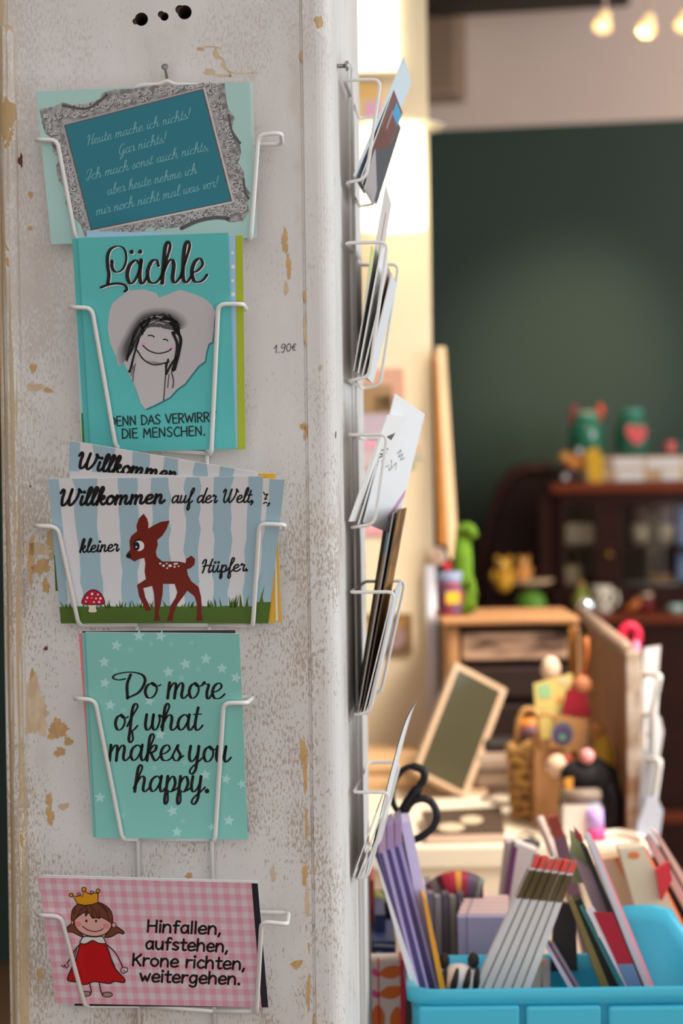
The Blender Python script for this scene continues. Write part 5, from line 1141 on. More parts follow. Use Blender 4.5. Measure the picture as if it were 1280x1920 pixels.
# ---------------------------------------------------------------- kraft bag, tags and toys in the middle of the counter
KY = 2.72
kraft = mat('kraft paper', (178, 128, 82), 1.3, .8, noise=.12, nscale=25)
def bag(px0, px1, py0, py1, Y, depth, c_, name, label, cat):
    """a standing paper bag with gusseted sides, a little narrower at the mouth, hollow at the top"""
    b = at((px0 + px1) / 2, py1, Y); b.z = CT; w = (px1 - px0) / FPX * Y / 2; h = at(0, py0, Y).z - CT
    t = thing(name, b, label, cat); m = M(); ring = lambda z, s, g: [b + Vector((x * w * s, y * depth, z)) for x, y in ((-1, 0), (1, 0), (1 - g, .5), (1, 1), (-1, 1), (-1 + g, .5))]
    L = [ring(0, 1, 0), ring(h * .5, .97, .08), ring(h, .92, .25), ring(h, .90, .27), ring(h * .2, .9, .1)]
    L[3:] = [[b + Vector((0, depth / 2, 0)) + Vector((p.x - b.x, (p.y - b.y - depth / 2) * .94, p.z - b.z)) for p in r] for r in L[3:]]
    pts = [p for r in L for p in r]; fs = [[0, 5, 4, 3, 2, 1]]
    for i in range(4):
        for j in range(6): fs.append([i * 6 + j, i * 6 + (j + 1) % 6, i * 6 + 6 + (j + 1) % 6, i * 6 + 6 + j])
    fs.append([24 + j for j in range(6)]); m.add(pts, fs, c_); build('body', m, t); return t, b, w, h
t, b, w, h = bag(1003, 1062, 1400, 1588, KY, .05, kraft, 'paper_bag', 'brown kraft paper bag standing upright in front of the wooden chest', 'bag')
m = M(); m.tube(arc_path([b + Vector((-w * .6, 0, h - .01)), b + Vector((-w * .8, -.004, h + .03)), b + Vector((w * .3, -.004, h + .03)), b + Vector((w * .4, 0, h - .01))], .012), .0025, kraft); build('handle', m, t)
t = thing('basket', at(990, 1480, 2.78), 'small wicker basket with an arched handle beside the kraft bag', 'basket')
wick = mat('wicker', (170, 128, 78), 1.3, .7, rgb2=(206, 160, 90), nscale=60)
c = at(992, 1560, 2.80); c.z = CT
m = M()
for i in range(7): z = .008 + i * .013; m.tube([c + Vector((math.cos(a) * (.018 + .0008 * i), math.sin(a) * (.018 + .0008 * i), z + .003 * math.sin(a * 6 + i * 3.1))) for a in [2 * math.pi * k / 24 for k in range(24)]], .006, wick, 6, True)
build('bowl', m, t)
m = M(); m.tube([at(*p, 2.80) for p in [(q.x, q.y) for q in cr([(972, 1415), (970, 1370), (978, 1338), (992, 1330), (1008, 1340), (1014, 1372), (1012, 1415)], 4)]], .004, wick); build('handle', m, t)
m = M(); m.ball(at(995, 1362, 2.80), .014, P(206, 120, 52), .012, .011); m.ball(at(996, 1374, 2.79), .013, P(110, 78, 90), .012, .009); build('filling', m, t, 'orange and mauve filling')
# tags and cards rising out of the bag
TG = 'cards and tags sticking up out of the kraft bag'
yl = P(206, 186, 110, 1.4)
m = M(); pslab(m, [(1000, 1282), (1072, 1262), (1078, 1330), (1070, 1420), (1010, 1420)], 2.735, .002, yl); ppoly(m, [(1006, 1286), (1030, 1281), (1033, 1306), (1012, 1310)], 2.7345, P(136, 176, 126)); ppoly(m, ell(1048, 1312, 6, 8), 2.7345, P(226, 140, 70)); ppoly(m, ell(1058, 1276, 12, 7), 2.7345, P(216, 176, 140)); ppoly(m, ell(1020, 1325, 7, 5), 2.7345, P(226, 176, 110))
whole('yellow_card', m, 'pale yellow card with a mint square sticking up above the kraft bag', 'card', TG)
m = M(); pslab(m, [(1062, 1292), (1098, 1295), (1108, 1345), (1054, 1340)], 2.725, .004, P(130, 16, 34)); whole('red_pouch', m, 'dark red cloth pouch tucked behind the owl-eye tag', 'pouch', TG)
t = thing('kraft_tag', at(1065, 1408, 2.71), 'square kraft tag with a purple and green ring motif in front of the red pouch', 'tag', TG)
m = M(); pslab(m, [(1042, 1340), (1102, 1350), (1092, 1410), (1028, 1400)], 2.71, .003, kraft, P(150, 104, 66)); build('sheet', m, t)
m = M()
for r, c_, o in ((21, P(60, 96, 96), .0006), (18, P(84, 62, 96), .0009), (11, P(50, 52, 80), .0012), (6, P(96, 140, 110), .0015)): ppoly(m, ell(1054, 1377 + (18 - r) * .4, r, r * 1.05), 2.71 - o, c_)
build('printed_ring', m, t, 'purple ring with a green centre')
m = M(); m.ball(at(1032, 1255, 2.75), .012, P(206, 170, 146), .01, .016); m.tube([at(1032, 1262, 2.75), at(1030, 1420, 2.75)], .004, P(180, 140, 110)); whole('wooden_spoon', m, 'wooden spoon whose pale bowl rises over the yellow card', 'spoon')
t = thing('finger_puppet', at(1085, 1345, 2.73), 'little brown puppet peering over the dark red pouch', 'puppet')
m = M(); m.ball(at(1090, 1288, 2.735), .013, P(150, 92, 60), .012, .014); build('head', m, t)
m = M(); m.tube([at(1090, 1295, 2.737), at(1088, 1345, 2.737)], .009, P(190, 120, 90)); build('body', m, t)
m = M(); m.tube([at(1095, 1270, 2.737), at(1100, 1215, 2.74), at(1098, 1195, 2.74)], .0032, P(176, 96, 44, 1.3)); build('tassel', m, t)
# black cloth doll
dk_ = mat('black cloth', (26, 22, 24), 1.4, .85, noise=.2, nscale=40)
t = thing('cloth_doll', at(1110, 1560, 2.66), 'black cloth doll with pink nose leaning on the wooden divider', 'doll')
base = at(1118, 1570, 2.70); base.z = CT
m = M(); m.tube([Vector((base.x + .01, base.y, CT + .004)), at(1132, 1500, 2.70), at(1122, 1460, 2.70), at(1100, 1440, 2.69)], .02, dk_, 12, radii=[.024, .022, .024, .018]); build('body', m, t)
m = M(); m.ball(at(1085, 1452, 2.67), .022, dk_, .018, .017); build('head', m, t)
m = M(); m.ball(at(1100, 1418, 2.66), .009, P(214, 130, 130)); build('nose', m, t, 'pink nose')
m = M(); pslab(m, [(1058, 1460), (1074, 1458), (1074, 1484), (1060, 1482)], 2.648, .003, P(190, 130, 56)); build('patch', m, t, 'ochre patch')
for q in ([(1072, 1470), (1060, 1490), (1058, 1510)], [(1140, 1470), (1150, 1500), (1148, 1540)]): m = M(); m.tube([at(*p, 2.68) for p in q], .007, dk_); build('arm', m, t)
t = thing('cloth_doll', at(1130, 1430, 2.76), 'mustard yellow cloth doll squeezed between black doll and divider', 'doll')
m = M(); m.tube([at(1128, 1455, 2.76), at(1132, 1420, 2.76), at(1128, 1380, 2.76)], .012, P(186, 150, 50), 10, radii=[.013, .013, .008]); build('body', m, t)
m = M(); m.ball(at(1118, 1370, 2.76), .010, P(170, 120, 66)); build('head', m, t)
m = M(); m.ball(at(1046, 1436, 2.69), .015, P(206, 166, 140), .014, .014); m.ball(at(1060, 1428, 2.69), .010, P(120, 40, 26)); whole('felt_ball', m, 'pale felt ball with a dark red spot, at the mouth of the kraft bag', 'ball')
# preserving jar with label
c = at(1090, 1600, 2.60 + .05); c.z = CT; k = c.y / FPX
t = thing('preserving_jar', c, 'glass jar with white label and pink contents at the counter edge', 'jar')
jg = mat('clear jar', (200, 196, 204), 1.2, .1, alpha=.55)
zt = at(1090, 1500, c.y).z - CT
m = M(); m.lathe(c, [(0, .001), (36 * k, 0), (40 * k, .006), (41 * k, zt * .8), (36 * k, zt * .92), (36 * k, zt), (34 * k, zt), (34 * k, zt * .92), (38 * k, zt * .78), (37 * k, .01), (0, .006)], jg, 24); build('body', m, t)
m = M(); m.lathe(c, [(0, zt), (38 * k, zt), (39 * k, zt + .006), (36 * k, zt + .012), (0, zt + .013)], P(120, 104, 92, 1.3), 24); build('lid', m, t)
m = M(); m.lathe(c, [(0, .004), (34 * k, .004), (35 * k, zt * .45), (0, zt * .5)], mat('pink sweets', (214, 70, 120), 1.3, .5, rgb2=(150, 120, 180), nscale=60), 20); build('contents', m, t)
m = M(); pslab(m, [(1056, 1510), (1104, 1510), (1104, 1580), (1056, 1580)], c.y - 41.5 * k, .002, P(214, 196, 186, 1.3)); build('label', m, t, 'white label')
# ---------------------------------------------------------------- display table in front with the turquoise crate
TZ = .778
dt = thing('display_table', Vector((.4, 2.1, 0)), 'low cream display table in front of the counter, carrying the turquoise crate', 'table')
m = M(); m.box((.026, 1.70, TZ - .03), X * .80, Y_ * .80, Z * .03, mat('cream table top', (206, 182, 156), 1.2, .5), .003); build('top', m, dt)
for x in (.05, .78):
    for y in (1.73, 2.44): m = M(); m.box((x, y, 0), X * .04, Y_ * .04, Z * (TZ - .03), cwhite, .002); build('leg', m, dt)
aqua = mat('turquoise plastic', (62, 164, 190), 1.35, .32)
cx0, cx1, cy0, cy1 = at(766, 1850, 1.8).x, at(1440, 1850, 1.8).x, 1.795, 1.925
z0 = TZ; zr0 = at(1000, 1850, 1.8).z; rise = (90 / FPX) * 1.92
loop = []; R_ = .022
def corner(cx, cy, a0):
    return [(cx + R_ * math.cos(a0 + i * math.pi / 12), cy + R_ * math.sin(a0 + i * math.pi / 12)) for i in range(7)]
loop += corner(cx0 + R_, cy0 + R_, math.pi) + [(cx0 + (cx1 - cx0) * i / 12, cy0) for i in range(2, 11)] + corner(cx1 - R_, cy0 + R_, -math.pi / 2)
loop += [(cx1, cy0 + .05), (cx1, cy0 + .08)] + corner(cx1 - R_, cy1 - R_, 0) + [(cx1 - (cx1 - cx0) * i / 24, cy1) for i in range(2, 23)] + corner(cx0 + R_, cy1 - R_, math.pi / 2) + [(cx0, cy1 - .05), (cx0, cy1 - .08)]
xr0, xr1, xr2, xr3 = at(1118, 1800, 1.92).x, at(1160, 1710, 1.92).x, at(1240, 1705, 1.92).x, at(1300, 1790, 1.92).x
def zrim(x, y):
    if y < cy0 + .06: return zr0
    f = max(0, min(1, (x - xr0) / (xr1 - xr0))); f = f * f * (3 - 2 * f)
    g = max(0, min(1, (x - xr2) / (xr3 - xr2))); g = 1 - g * g * .95
    return zr0 + rise * f * g * min(1, max(0, (y - cy0 - .06) / .04))
ccx, ccy = (cx0 + cx1) / 2, (cy0 + cy1) / 2
def ring(off, zf):
    out = []
    for x, y in loop:
        d = Vector((x - ccx, y - ccy)); dx = (abs(x - ccx) - off) / max(abs(x - ccx), 1e-6) if abs(x - ccx) > .02 else 1; dy = (abs(y - ccy) - off) / max(abs(y - ccy), 1e-6) if abs(y - ccy) > .02 else 1
        out.append(Vector((ccx + d.x * dx, ccy + d.y * dy, zf(x, y))))
    return out
rings = [ring(.008, lambda x, y: z0 + .0005), ring(.003, lambda x, y: zr0 - .020), ring(.003, lambda x, y: zrim(x, y) - .014), ring(-.001, lambda x, y: zrim(x, y) - .012), ring(-.0015, lambda x, y: zrim(x, y) - .002), ring(.001, zrim), ring(.005, lambda x, y: zrim(x, y) - .001), ring(.0065, lambda x, y: zrim(x, y) - .014), ring(.0125, lambda x, y: z0 + .006)]
N = len(loop); pts = [p for r in rings for p in r]; fs = []
for i in range(len(rings) - 1):
    for j in range(N): fs.append([i * N + j, i * N + (j + 1) % N, (i + 1) * N + (j + 1) % N, (i + 1) * N + j])
fs += [list(range(N))[::-1], [(len(rings) - 1) * N + j for j in range(N)]]
crate = thing('storage_crate', Vector((ccx, ccy, z0)), 'turquoise plastic crate full of stationery on the display table', 'crate')
m = M(); m.add(pts, fs, aqua, True); o = build('tub', m, crate)
for p in o.data.polygons[-2:]: p.use_smooth = False
for a_, b_ in ((786, 972), (986, 1124), (1140, 1290), (1304, 1420)):
    a, b = at(a_, 2000, 1.798), at(b_, 1882, 1.798)
    m = M(); m.box((a.x, 1.789, z0 + .012), X * (b.x - a.x), Y_ * .013, Z * (b.z - z0 - .012), aqua, .0022); build('front_panel', m, crate)

def lean(pts, Yd, th, c_, side=None, ext=.2):
    """sheet standing in the crate: top-left, top-right, bottom-right, bottom-left as seen in the photo, carried on below the rim"""
    tl, tr_, br, bl = [Vector((*p, 0)) for p in pts]
    br = br + (br - tr_) * ext; bl = bl + (bl - tl) * ext
    ys = Yd if isinstance(Yd, (list, tuple)) else [Yd] * 4
    q = [at(p.x, p.y, y) for p, y in zip((tl, tr_, br, bl), ys)]
    m = M(); m.slab(q, th, c_, side); return m, q
lav, lav2 = P(162, 150, 190, 1.3), P(88, 76, 118, 1.3)
EG = 'lavender envelopes fanned at the crate corner'
labs = ('lavender envelope fanned furthest out towards the pillar in the crate corner', 'lavender envelope second in the fan counted from the pillar', 'lavender envelope third in the fan counted from the pillar')
for i, lab in enumerate(labs):
    xt, xb = 706 + 15 * i, 768 + 17 * i; yt = 1560 - 6 * i; Yd = 1.835 + .012 * i
    t = thing('envelope', at(xb, 1900, Yd), lab, 'envelope', EG)
    m, q = lean([(xt, yt + 40), (xt + 15, yt + 40), (xb + 15, 1845), (xb, 1838)], Yd, .06, lav2, lav2, .12); build('body', m, t)
    m, q = lean([(xt + 10, yt + 36), (xt + 17, yt + 36), (xb + 17, 1845), (xb + 11, 1842)], Yd - .0015, .06, lav, lav, .12); build('edge', m, t)
    m = M(); m.slab([at(x, y, Yd) for x, y in ((xt + 4, yt - 4), (xt + 17, yt - 12), (xt + 18, yt + 38), (xt + 4, yt + 42))], .055, P(160, 132, 160, 1.4), lav); build('flap', m, t)
m, q = lean([(751, 1542), (770, 1541), (832, 1845), (812, 1845)], 1.872, .05, P(196, 186, 216, 1.4), None, .12); whole('envelope', m, 'pale lavender envelope with a smooth face, innermost of the fan', 'envelope', EG)
m, q = lean([(699, 1598), (706, 1612), (782, 1842), (766, 1834)], 1.83, .05, P(206, 202, 206, 1.4), None, .12); whole('envelope', m, 'white envelope on the pillar side of the lavender fan', 'envelope')
m, q = lean([(776, 1650), (797, 1660), (822, 1845), (802, 1845)], 1.885, .03, P(190, 178, 186, 1.4), None, .12); whole('envelope', m, 'greyish lilac envelope standing right behind the lavender fan', 'envelope')
m, q = lean([(791, 1679), (799, 1686), (833, 1845), (822, 1845)], 1.845, .03, P(218, 142, 38, 1.4), None, .12); whole('envelope', m, 'orange envelope squeezed in beside the lavender fan', 'envelope')
# scissors behind the fan
t = thing('scissors', at(760, 1800, 1.94), 'black handled scissors sticking up behind the lavender envelopes', 'scissors')
sc_ = mat('black scissors plastic', (22, 22, 26), 1.4, .3); Sz = zz(4, 660, 1400); SYs = 1.945
def sp(pts): return [at(p.x, p.y, SYs) for p in cr(Sz(pts), 5)]
q = sp([(340, 600), (370, 510), (420, 420), (490, 320), (535, 250), (540, 195), (500, 158), (430, 150), (370, 185), (325, 250), (300, 340), (310, 430), (350, 500)])
k = len(q); m = M(); m.tube(q, .0035, sc_, 10, radii=[.0048 if i < k * .25 else .0034 if i < k * .55 else .0026 for i in range(k)]); build('handle', m, t)
q = sp([(370, 600), (400, 490), (450, 415), (530, 390), (600, 425), (635, 505), (615, 590), (555, 650), (480, 692), (420, 690), (380, 640)])
m = M(); m.tube(q, .0033, sc_, 10); build('handle', m, t)
for dx in (0, 8):
    m = M(); m.prism([at(742 + dx, 1540, SYs + .002 * dx / 8), at(752 + dx, 1540, SYs + .002 * dx / 8), at(800 + dx, 1800, SYs), at(796 + dx, 1800, SYs)], Vector((0, .0015, 0)), steel); build('blade', m, t)
# rolled striped fabric on grey notebooks, behind the crate
GY = 2.02
def stand_box(x0_, x1_, yt, Yd, dep, c_, bev=.002, mm=None, slant=0.0):
    a = at(x0_, yt, Yd); b = at(x1_, yt, Yd); m = mm or M()
    m.prism([Vector((a.x, Yd, TZ)), Vector((b.x, Yd, TZ)), Vector((b.x + slant, Yd, b.z)), Vector((a.x + slant, Yd, a.z))], Y_ * dep, c_); return m
NG = 'grey notebooks standing under the striped cloth roll'
for i, (g, lab) in enumerate(((118, 'mid grey notebook under the cloth roll, next to the orange envelope'), (146, 'light grey notebook second under the cloth roll'), (96, 'dark grey notebook third under the cloth roll'), (134, 'brownish grey notebook fourth under the cloth roll'), (88, 'darkest notebook under the cloth roll, next to the lavender stack'))):
    m = stand_box(801 + 14 * i, 813 + 14 * i, 1676 + (i % 2) * 6, GY, .09, P(g, g - 6, g + (2 if i != 3 else -8), 1.4)); whole('notebook', m, lab, 'notebook', NG)
cols = [P(110, 60, 66, 1.4), P(120, 112, 112, 1.4), P(84, 26, 40, 1.4), P(170, 34, 60, 1.4), P(180, 46, 66, 1.4), P(220, 140, 60, 1.4), P(150, 30, 56, 1.4), P(88, 60, 90, 1.4), P(72, 64, 70, 1.4), P(110, 120, 112, 1.4)]
a, b = at(806, 1676, GY + .03), at(902, 1668, GY + .03); L_ = (b - a); m = M(); n_ = len(cols)
prof = lambda s: .006 + .0068 * math.sin(math.pi * min(1, max(0, .12 + s * .75))) ** .7
for i, c_ in enumerate(cols):
    m.tube([a + L_ * ((i + j / 4) / n_) + Z * (.006 * math.sin(math.pi * (i + j / 4) / n_)) for j in range(5)], .01, c_, 14, caps=i in (0, n_ - 1), radii=[prof((i + j / 4) / n_) for j in range(5)])
t = thing('cloth_roll', (a + b) / 2, 'striped crimson, orange and purple cloth roll lying on the grey notebooks', 'cloth')
build('roll', m, t)
m = M()
for j in range(3): m.tube([b + L_ * (.002 + .004 * j) + Vector((0, math.cos(x) * (.0095 - .003 * j), math.sin(x) * (.0095 - .003 * j))) for x in [i * math.pi / 6 for i in range(12)]], .0012, cols[2 + j], 6, True)
build('rolled_end', m, t)
LG = 'lavender envelopes stacked upright behind the crate'
ords = ('frontmost', 'second', 'third', 'fourth', 'fifth', 'rearmost')
for i in range(6):
    Yd = 1.955 + .017 * i; t = thing('envelope', Vector((at(905, 1700, Yd).x, Yd, TZ)), f'lavender envelope, {ords[i]} from the crate in the upright stack between cloth roll and folding rule', 'envelope', LG)
    yt = 1720 - 7.2 * i
    m = stand_box(858 + 2.6 * i, 954, yt, Yd, .0155, P(150, 142, 166, 1.4) if i == 0 else P(198, 170, 168, 1.4)); build('body', m, t)
    m = stand_box(874 + 2.6 * i, 876 + 2.6 * i, yt - .5, Yd - .0004, .0163, P(120, 104, 124, 1.4)); build('fold', m, t)
# tall white sleeves with a purple edge
m, q = lean([(950, 1580), (962, 1578), (950, 1690), (938, 1690)], 2.12, .03, P(206, 190, 196, 1.35), None, .3); whole('card_sleeve', m, 'white card sleeve next to the purple edged one behind the folding rule', 'sleeve', 'white card sleeves behind the folding rule')
t = thing('card_sleeve', at(970, 1700, 2.1), 'white card sleeve with a purple edge standing behind the folding rule', 'sleeve', 'white card sleeves behind the folding rule')
m, q = lean([(966, 1580), (1008, 1596), (990, 1720), (950, 1700)], 2.10, .03, P(206, 194, 190, 1.35), None, .2); build('body', m, t)
m, q = lean([(963, 1590), (970, 1588), (954, 1690), (946, 1688)], 2.098, .03, P(112, 48, 100, 1.4), None, .2); build('purple_edge', m, t)
t = thing('hair_tie', onC(990, 1580), 'dark hair tie with a thin wire loop lying on the counter edge by the bag', 'hair tie')
m = M(); m.ball(onC(992, 1582, .006), .014, P(40, 34, 36), .01, .007); build('knot', m, t)
m = M(); m.tube([onC(p.x, p.y, .002) for p in cr([(962, 1582), (966, 1572), (985, 1562), (1002, 1570), (1000, 1580)], 4)], .0014, P(110, 90, 80)); build('hook', m, t)
# folding rule: six white slats with dark bands and red tips
t = thing('folding_rule', at(950, 1845, 1.85), 'opened out white folding rule with ochre bands and red tips, slanting out of the crate', 'folding rule')
white_s = P(196, 192, 190, 1.4); ochre = mat('ochre band', (92, 74, 40), 1.4, .5, noise=.3, nscale=60); red_t = P(206, 76, 66, 1.4)
for i in range(6):
    xt, xb = 1003 + 13.6 * i, 890 + 18.2 * i; yt = 1606 + 2.2 * i; Yd = 1.862 - .003 * i; wt, wb = 10.9, 14.4
    def seg(f0, f1, dz=0):
        p = lambda f, s: (xt + (xb - xt) * f + s * (wt + (wb - wt) * f), yt + (1850 - yt) * f)
        return [at(*p(f0, 0), Yd - dz), at(*p(f0, 1), Yd - dz), at(*p(f1, 1), Yd - dz), at(*p(f1, 0), Yd - dz)]
    m = M(); m.slab(seg(0, 1.22), .012, white_s); sl = build('slat', m, t)
    m = M(); m.slab([p - Vector((0, .0006, 0)) for p in seg(0.0, .085)], .0130, red_t); build('tip', m, sl)
    m = M(); m.slab([p - Vector((0, .0005, 0)) for p in seg(.105, .32)], .0128, ochre); build('band', m, sl)
m, q = lean([(982, 1690), (1000, 1640), (905, 1850), (884, 1850)], 1.885, .002, P(186, 180, 176, 1.4)); whole('card', m, 'pale grey card standing right behind the folding rule', 'card')
# small things low in the crate
t = thing('plush_toy', at(865, 1850, 1.87), 'black and white striped plush toy looking out of the crate between envelopes and folding rule', 'soft toy')
m = M(); c = at(860, 1838, 1.87); m.ball(c, .016, P(206, 198, 196, 1.4), .014, .014); build('head', m, t)
m = M()
for k in range(4):
    al = -.9 + .62 * k; ring_ = [c + Vector((.0166 * math.sin(al + .25 * math.sin(u)) , -.0146 * math.cos(al) * math.cos(u) , .0146 * math.sin(u))) for u in [-.9 + .3 * i for i in range(7)]]
    m.tube(ring_, .0024, P(30, 26, 28, 1.3), 8, radii=[.0012, .002, .0026, .003, .0026, .002, .0012])
build('stripes', m, t)
for dx in (-.012, .012): m = M(); m.ball(c + Vector((dx, 0, .016)), .005, P(34, 30, 32, 1.4), .004, .007, 10); build('ear', m, t)
for i, (x, lab) in enumerate(((1001, 'cream pad standing low in the crate, next to the folding rule'), (1016, 'pinkish cream pad standing low in the crate, second from the folding rule'))):
    m, q = lean([(x, 1806 + 4 * i), (x + 15, 1806 + 4 * i), (x + 15, 1850), (x - 2, 1850)], 1.88, .03, P(206, 180 - 8 * i, 160, 1.4), None, .6); whole('note_pad', m, lab, 'pad', 'cream pads low in the crate')
for i, (c_, lab) in enumerate(((P(196, 186, 196, 1.4), 'white slim strip card slanting in the crate between pads and dark cards'), (P(112, 56, 96, 1.4), 'purple slim strip card slanting in the crate'), (P(170, 164, 176, 1.4), 'grey slim strip card slanting in the crate, lowest of three'))):
    m, q = lean([(1018 + 8 * i, 1768 + 3 * i), (1024 + 8 * i, 1766 + 3 * i), (1074 + 6 * i, 1850), (1064 + 6 * i, 1850)], 1.86 + .006 * i, .02, c_); whole('strip_card', m, lab, 'card', 'slim strip cards in the crate')
# dark cards and red card at the crate's other half
CG = 'cards leaning in the turquoise crate'
for pts, Yd, th, c_, lab in (
    ([(1040, 1690), (1078, 1698), (1082, 1800), (1034, 1800)], 1.90, .01, P(66, 58, 58, 1.4), 'dark grey sheet standing in for the shadow in the middle of the crate'),  # flat dark sheet painted in for the shadow among the cards
    ([(1066, 1690), (1074, 1684), (1142, 1850), (1126, 1850)], 1.85, .02, P(112, 96, 52, 1.4), 'narrow olive card leaning beside the dark ones in the crate'),
    ([(1076, 1690), (1090, 1684), (1164, 1850), (1142, 1850)], 1.865, .02, P(34, 30, 32, 1.4), 'black card leaning next to the olive one in the crate'),
    ([(1086, 1700), (1092, 1696), (1166, 1850), (1160, 1850)], 1.858, .002, P(60, 120, 120, 1.4), 'thin teal card leaning by the red one in the crate'),
    ([(1074, 1606), (1106, 1628), (1200, 1850), (1146, 1790)], 1.885, .003, P(158, 134, 146, 1.4), 'mauve card leaning behind the red one in the crate'),
    ([(1092, 1590), (1100, 1588), (1208, 1850), (1196, 1850)], 1.872, .02, P(26, 22, 26, 1.4), 'long black card edge leaning over the red card'),
    ([(1098, 1570), (1108, 1566), (1218, 1850), (1206, 1850)], 1.88, .02, P(206, 202, 212, 1.4), 'long white card leaning alongside the black one in the crate'),
    ([(1110, 1580), (1116, 1580), (1226, 1850), (1217, 1850)], 1.888, .02, P(206, 130, 142, 1.4), 'long pink card, outermost of the leaning cards in the crate'),
    ([(1068, 1556), (1090, 1568), (1112, 1640), (1072, 1640)], 1.90, .003, P(142, 148, 108, 1.4), 'sage green card with a dark red tip leaning behind the mauve one in the crate')):
    m, q = lean(pts, Yd, th, c_)
    if pts[0][0] == 1068: ppoly(m, [(1075, 1548), (1090, 1566), (1092, 1584), (1078, 1570)], 1.8995, P(150, 54, 56, 1.4))
    whole('card', m, lab, 'card', CG)
t = thing('card', at(1150, 1850, 1.84), 'red and blue card with a white border leaning at the front of the crate', 'card', CG)
m, q = lean([(1098, 1706), (1112, 1700), (1196, 1850), (1172, 1850)], 1.842, .002, P(206, 196, 204, 1.4)); build('border', m, t)
m, q = lean([(1112, 1710), (1149, 1712), (1204, 1850), (1176, 1850)], 1.841, .002, P(150, 20, 40, 1.4)); build('sheet', m, t)
m = M(); pslab(m, [(1158, 1808), (1187, 1808), (1206, 1858), (1180, 1858)], 1.8400, .0008, P(92, 116, 150, 1.4)); build('blue_band', m, t, 'blue band')
# brushes, pens and stick between crate and counter
t = thing('brush', at(1135, 1900, 2.2), 'broad brush with red-brown head and mauve handle behind the folding rule', 'brush')
m = M(); pslab(m, [(1026, 1534), (1046, 1530), (1060, 1568), (1038, 1572)], 2.2, .012, mat('red-brown bristle', (142, 64, 56), 1.35, .8, noise=.2, nscale=60)); build('head', m, t)
m = M(); pslab(m, [(1037, 1572), (1061, 1566), (1150, 1900), (1120, 1900)], 2.2, .010, P(104, 78, 92, 1.4)); build('handle', m, t)
m = M(); m.tube([at(1010, 1532, 2.22), at(1038, 1605, 2.22), at(1140, 1880, 2.22)], .004, P(214, 190, 180, 1.35)); whole('pencil', m, 'cream pencil standing beside the red-brown brush', 'pencil')
t = thing('glue_stick', at(1125, 1586, 2.625), 'pink and violet glue stick in front of the glass jar', 'glue stick')
q = at(1118, 1590, 2.625); q.z = CT; m = M(); m.tube([q, at(1116, 1555, 2.625)], .011, P(214, 60, 120, 1.35), 14); build('barrel', m, t)
m = M(); m.tube([at(1116, 1555, 2.625), at(1114, 1518, 2.625)], .010, P(170, 140, 200, 1.35), 14); build('cap', m, t)
m = M(); m.tube([onC(p.x, p.y, .0045) for p in cr([(1128, 1566), (1150, 1562), (1175, 1564), (1203, 1572)], 4)], .0045, P(222, 200, 184, 1.35)); whole('bone_folder', m, 'cream bone folder lying on the counter beyond the pink glue stick', 'tool')
# leaning books behind the crate's high end
BG = 'booklets leaning behind the high end of the crate'
for pts, Yd, th, c_, lab, extra in (
    ([(1128, 1612), (1162, 1606), (1250, 1800), (1170, 1800)], 2.06, .03, P(208, 170, 140, 1.35), 'beige booklet with an orange stripe leaning behind the crate', [(1150, 1610), (1160, 1608), (1196, 1660), (1180, 1664)]),
    ([(1160, 1592), (1206, 1588), (1300, 1780), (1216, 1790)], 2.03, .03, P(222, 196, 172, 1.35), 'cream booklet with an orange spot leaning behind the crate', ell(1188, 1604, 11, 7)),
    ([(1206, 1598), (1214, 1594), (1300, 1770), (1290, 1775)], 2.05, .03, P(206, 112, 76, 1.35), 'orange booklet edge leaning next to the cream one', None),
    ([(1214, 1580), (1224, 1572), (1310, 1720), (1298, 1730)], 2.08, .03, P(176, 150, 152, 1.35), 'mauve grey booklet leaning next to the orange one', None),
    ([(1226, 1560), (1236, 1566), (1320, 1700), (1308, 1706)], 2.12, .03, P(206, 170, 160, 1.35), 'pale pink booklet, outermost of the leaning ones at the picture edge', None)):
    t = thing('booklet', at(pts[3][0], pts[3][1], Yd), lab, 'booklet', BG)
    m, q = lean(pts, Yd, th, c_, None, .6); build('cover', m, t)
    if extra: m = M(); m.slab([at(x, y, Yd - .0008) for x, y in extra], .0006, P(222, 120, 70, 1.35)); build('printed_mark', m, t, 'orange mark')
m = M(); pslab(m, [(1230, 1632), (1254, 1616), (1260, 1650), (1240, 1690)], 2.02, .01, P(206, 50, 60, 1.35)); whole('red_tag', m, 'bright red tag stuck between the leaning booklets', 'tag')
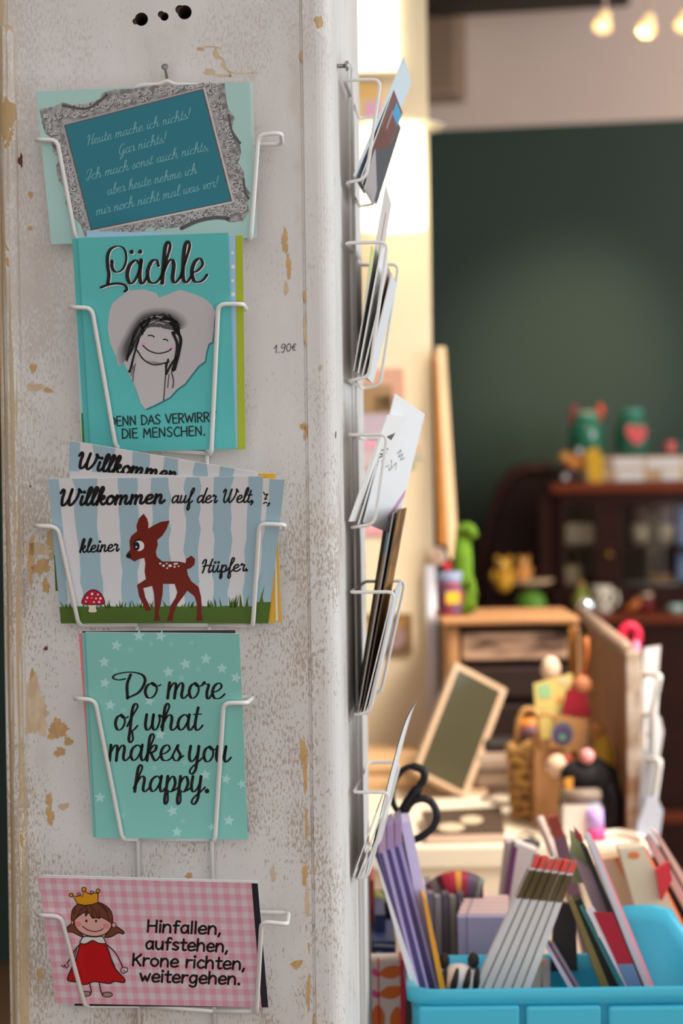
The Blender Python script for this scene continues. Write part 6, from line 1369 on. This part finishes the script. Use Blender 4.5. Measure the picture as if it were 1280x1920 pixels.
# leaf patterned box and dark books close to the pillar
t = thing('pattern_box', at(730, 1920, 1.90), 'box with orange leaves on white and a pink edge standing between pillar and crate', 'box')
LYd = 1.90; xa, xb = at(683, 1800, LYd).x, at(756, 1800, LYd).x; zt = at(720, 1803, LYd).z
m = M(); m.box((xa, LYd, TZ), X * (xb - xa), Y_ * .035, Z * (zt - TZ), P(214, 202, 200, 1.35), .001); build('body', m, t)
m = M(); m.box((xb - .003, LYd - .0012, TZ), X * .0042, Y_ * .036, Z * (zt - TZ + .001), P(206, 50, 80, 1.35)); build('pink_edging', m, t, 'pink edging')
m = M(); orange, pinkc = P(216, 104, 34, 1.35), P(220, 80, 150, 1.35)
for cx_, cy_ in ((733, 1824), (733, 1862), (708, 1908), (744, 1912)):
    ppoly(m, sm2([(cx_ - 22, cy_ + 2), (cx_ - 8, cy_ - 11), (cx_ + 12, cy_ - 13), (cx_ + 20, cy_ - 8), (cx_ + 14, cy_ + 6), (cx_ - 4, cy_ + 11)]) if cy_ < 1900 else sm2([(cx_, cy_ - 24), (cx_ + 12, cy_ - 8), (cx_ + 12, cy_ + 12), (cx_, cy_ + 22), (cx_ - 12, cy_ + 10), (cx_ - 12, cy_ - 8)]), LYd - .0009, orange)
for cy_ in (1824, 1864): ppoly(m, sm2([(700, cy_ - 8), (708, cy_ - 3), (712, cy_ + 6), (702, cy_ + 6), (697, cy_)]), LYd - .0009, pinkc)
m.box(at(710, 1990, LYd - .0009), X * .0012, Y_ * .0006, Z * .086, P(206, 50, 80, 1.35))
build('printed_leaves', m, t)
m = stand_box(761, 769, 1812, 1.86, .1, P(52, 42, 38, 1.4)); whole('book', m, 'dark brown book standing between the leaf box and the crate', 'book')
m = stand_box(697, 742, 1765, 2.02, .10, P(36, 50, 92, 1.4)); t = thing('book', at(718, 1765, 2.02), 'navy box file standing behind the leaf patterned box', 'box file')
t.location.z = TZ; build('body', m, t)
m = M(); pslab(m, [(700, 1770), (740, 1772), (740, 1776), (700, 1774)], 2.0195, .001, P(150, 156, 176)); pslab(m, [(704, 1784), (716, 1784), (716, 1792), (704, 1792)], 2.0195, .001, P(96, 116, 150)); build('label_strip', m, t)
m = stand_box(702, 722, 1715, 2.06, .08, P(40, 56, 90, 1.4)); whole('book', m, 'navy blue book rising behind the navy box file', 'book')
m = stand_box(693, 701, 1650, 2.10, .08, P(150, 40, 44, 1.4)); whole('book', m, 'red book tallest in the dark row close to the pillar', 'book')
t = thing('tin', at(705, 1700, 2.14), 'black tin with an olive round label behind the navy books', 'tin'); t.location.z = TZ
m = stand_box(694, 735, 1690, 2.15, .06, P(30, 28, 26, 1.4)); build('body', m, t)
m = M(); m.lathe(at(704, 1686, 2.148), [(0, 0), (.008, 0), (.009, .004), (0, .004)], P(120, 126, 60, 1.4), 16, -Y_); build('round_label', m, t)
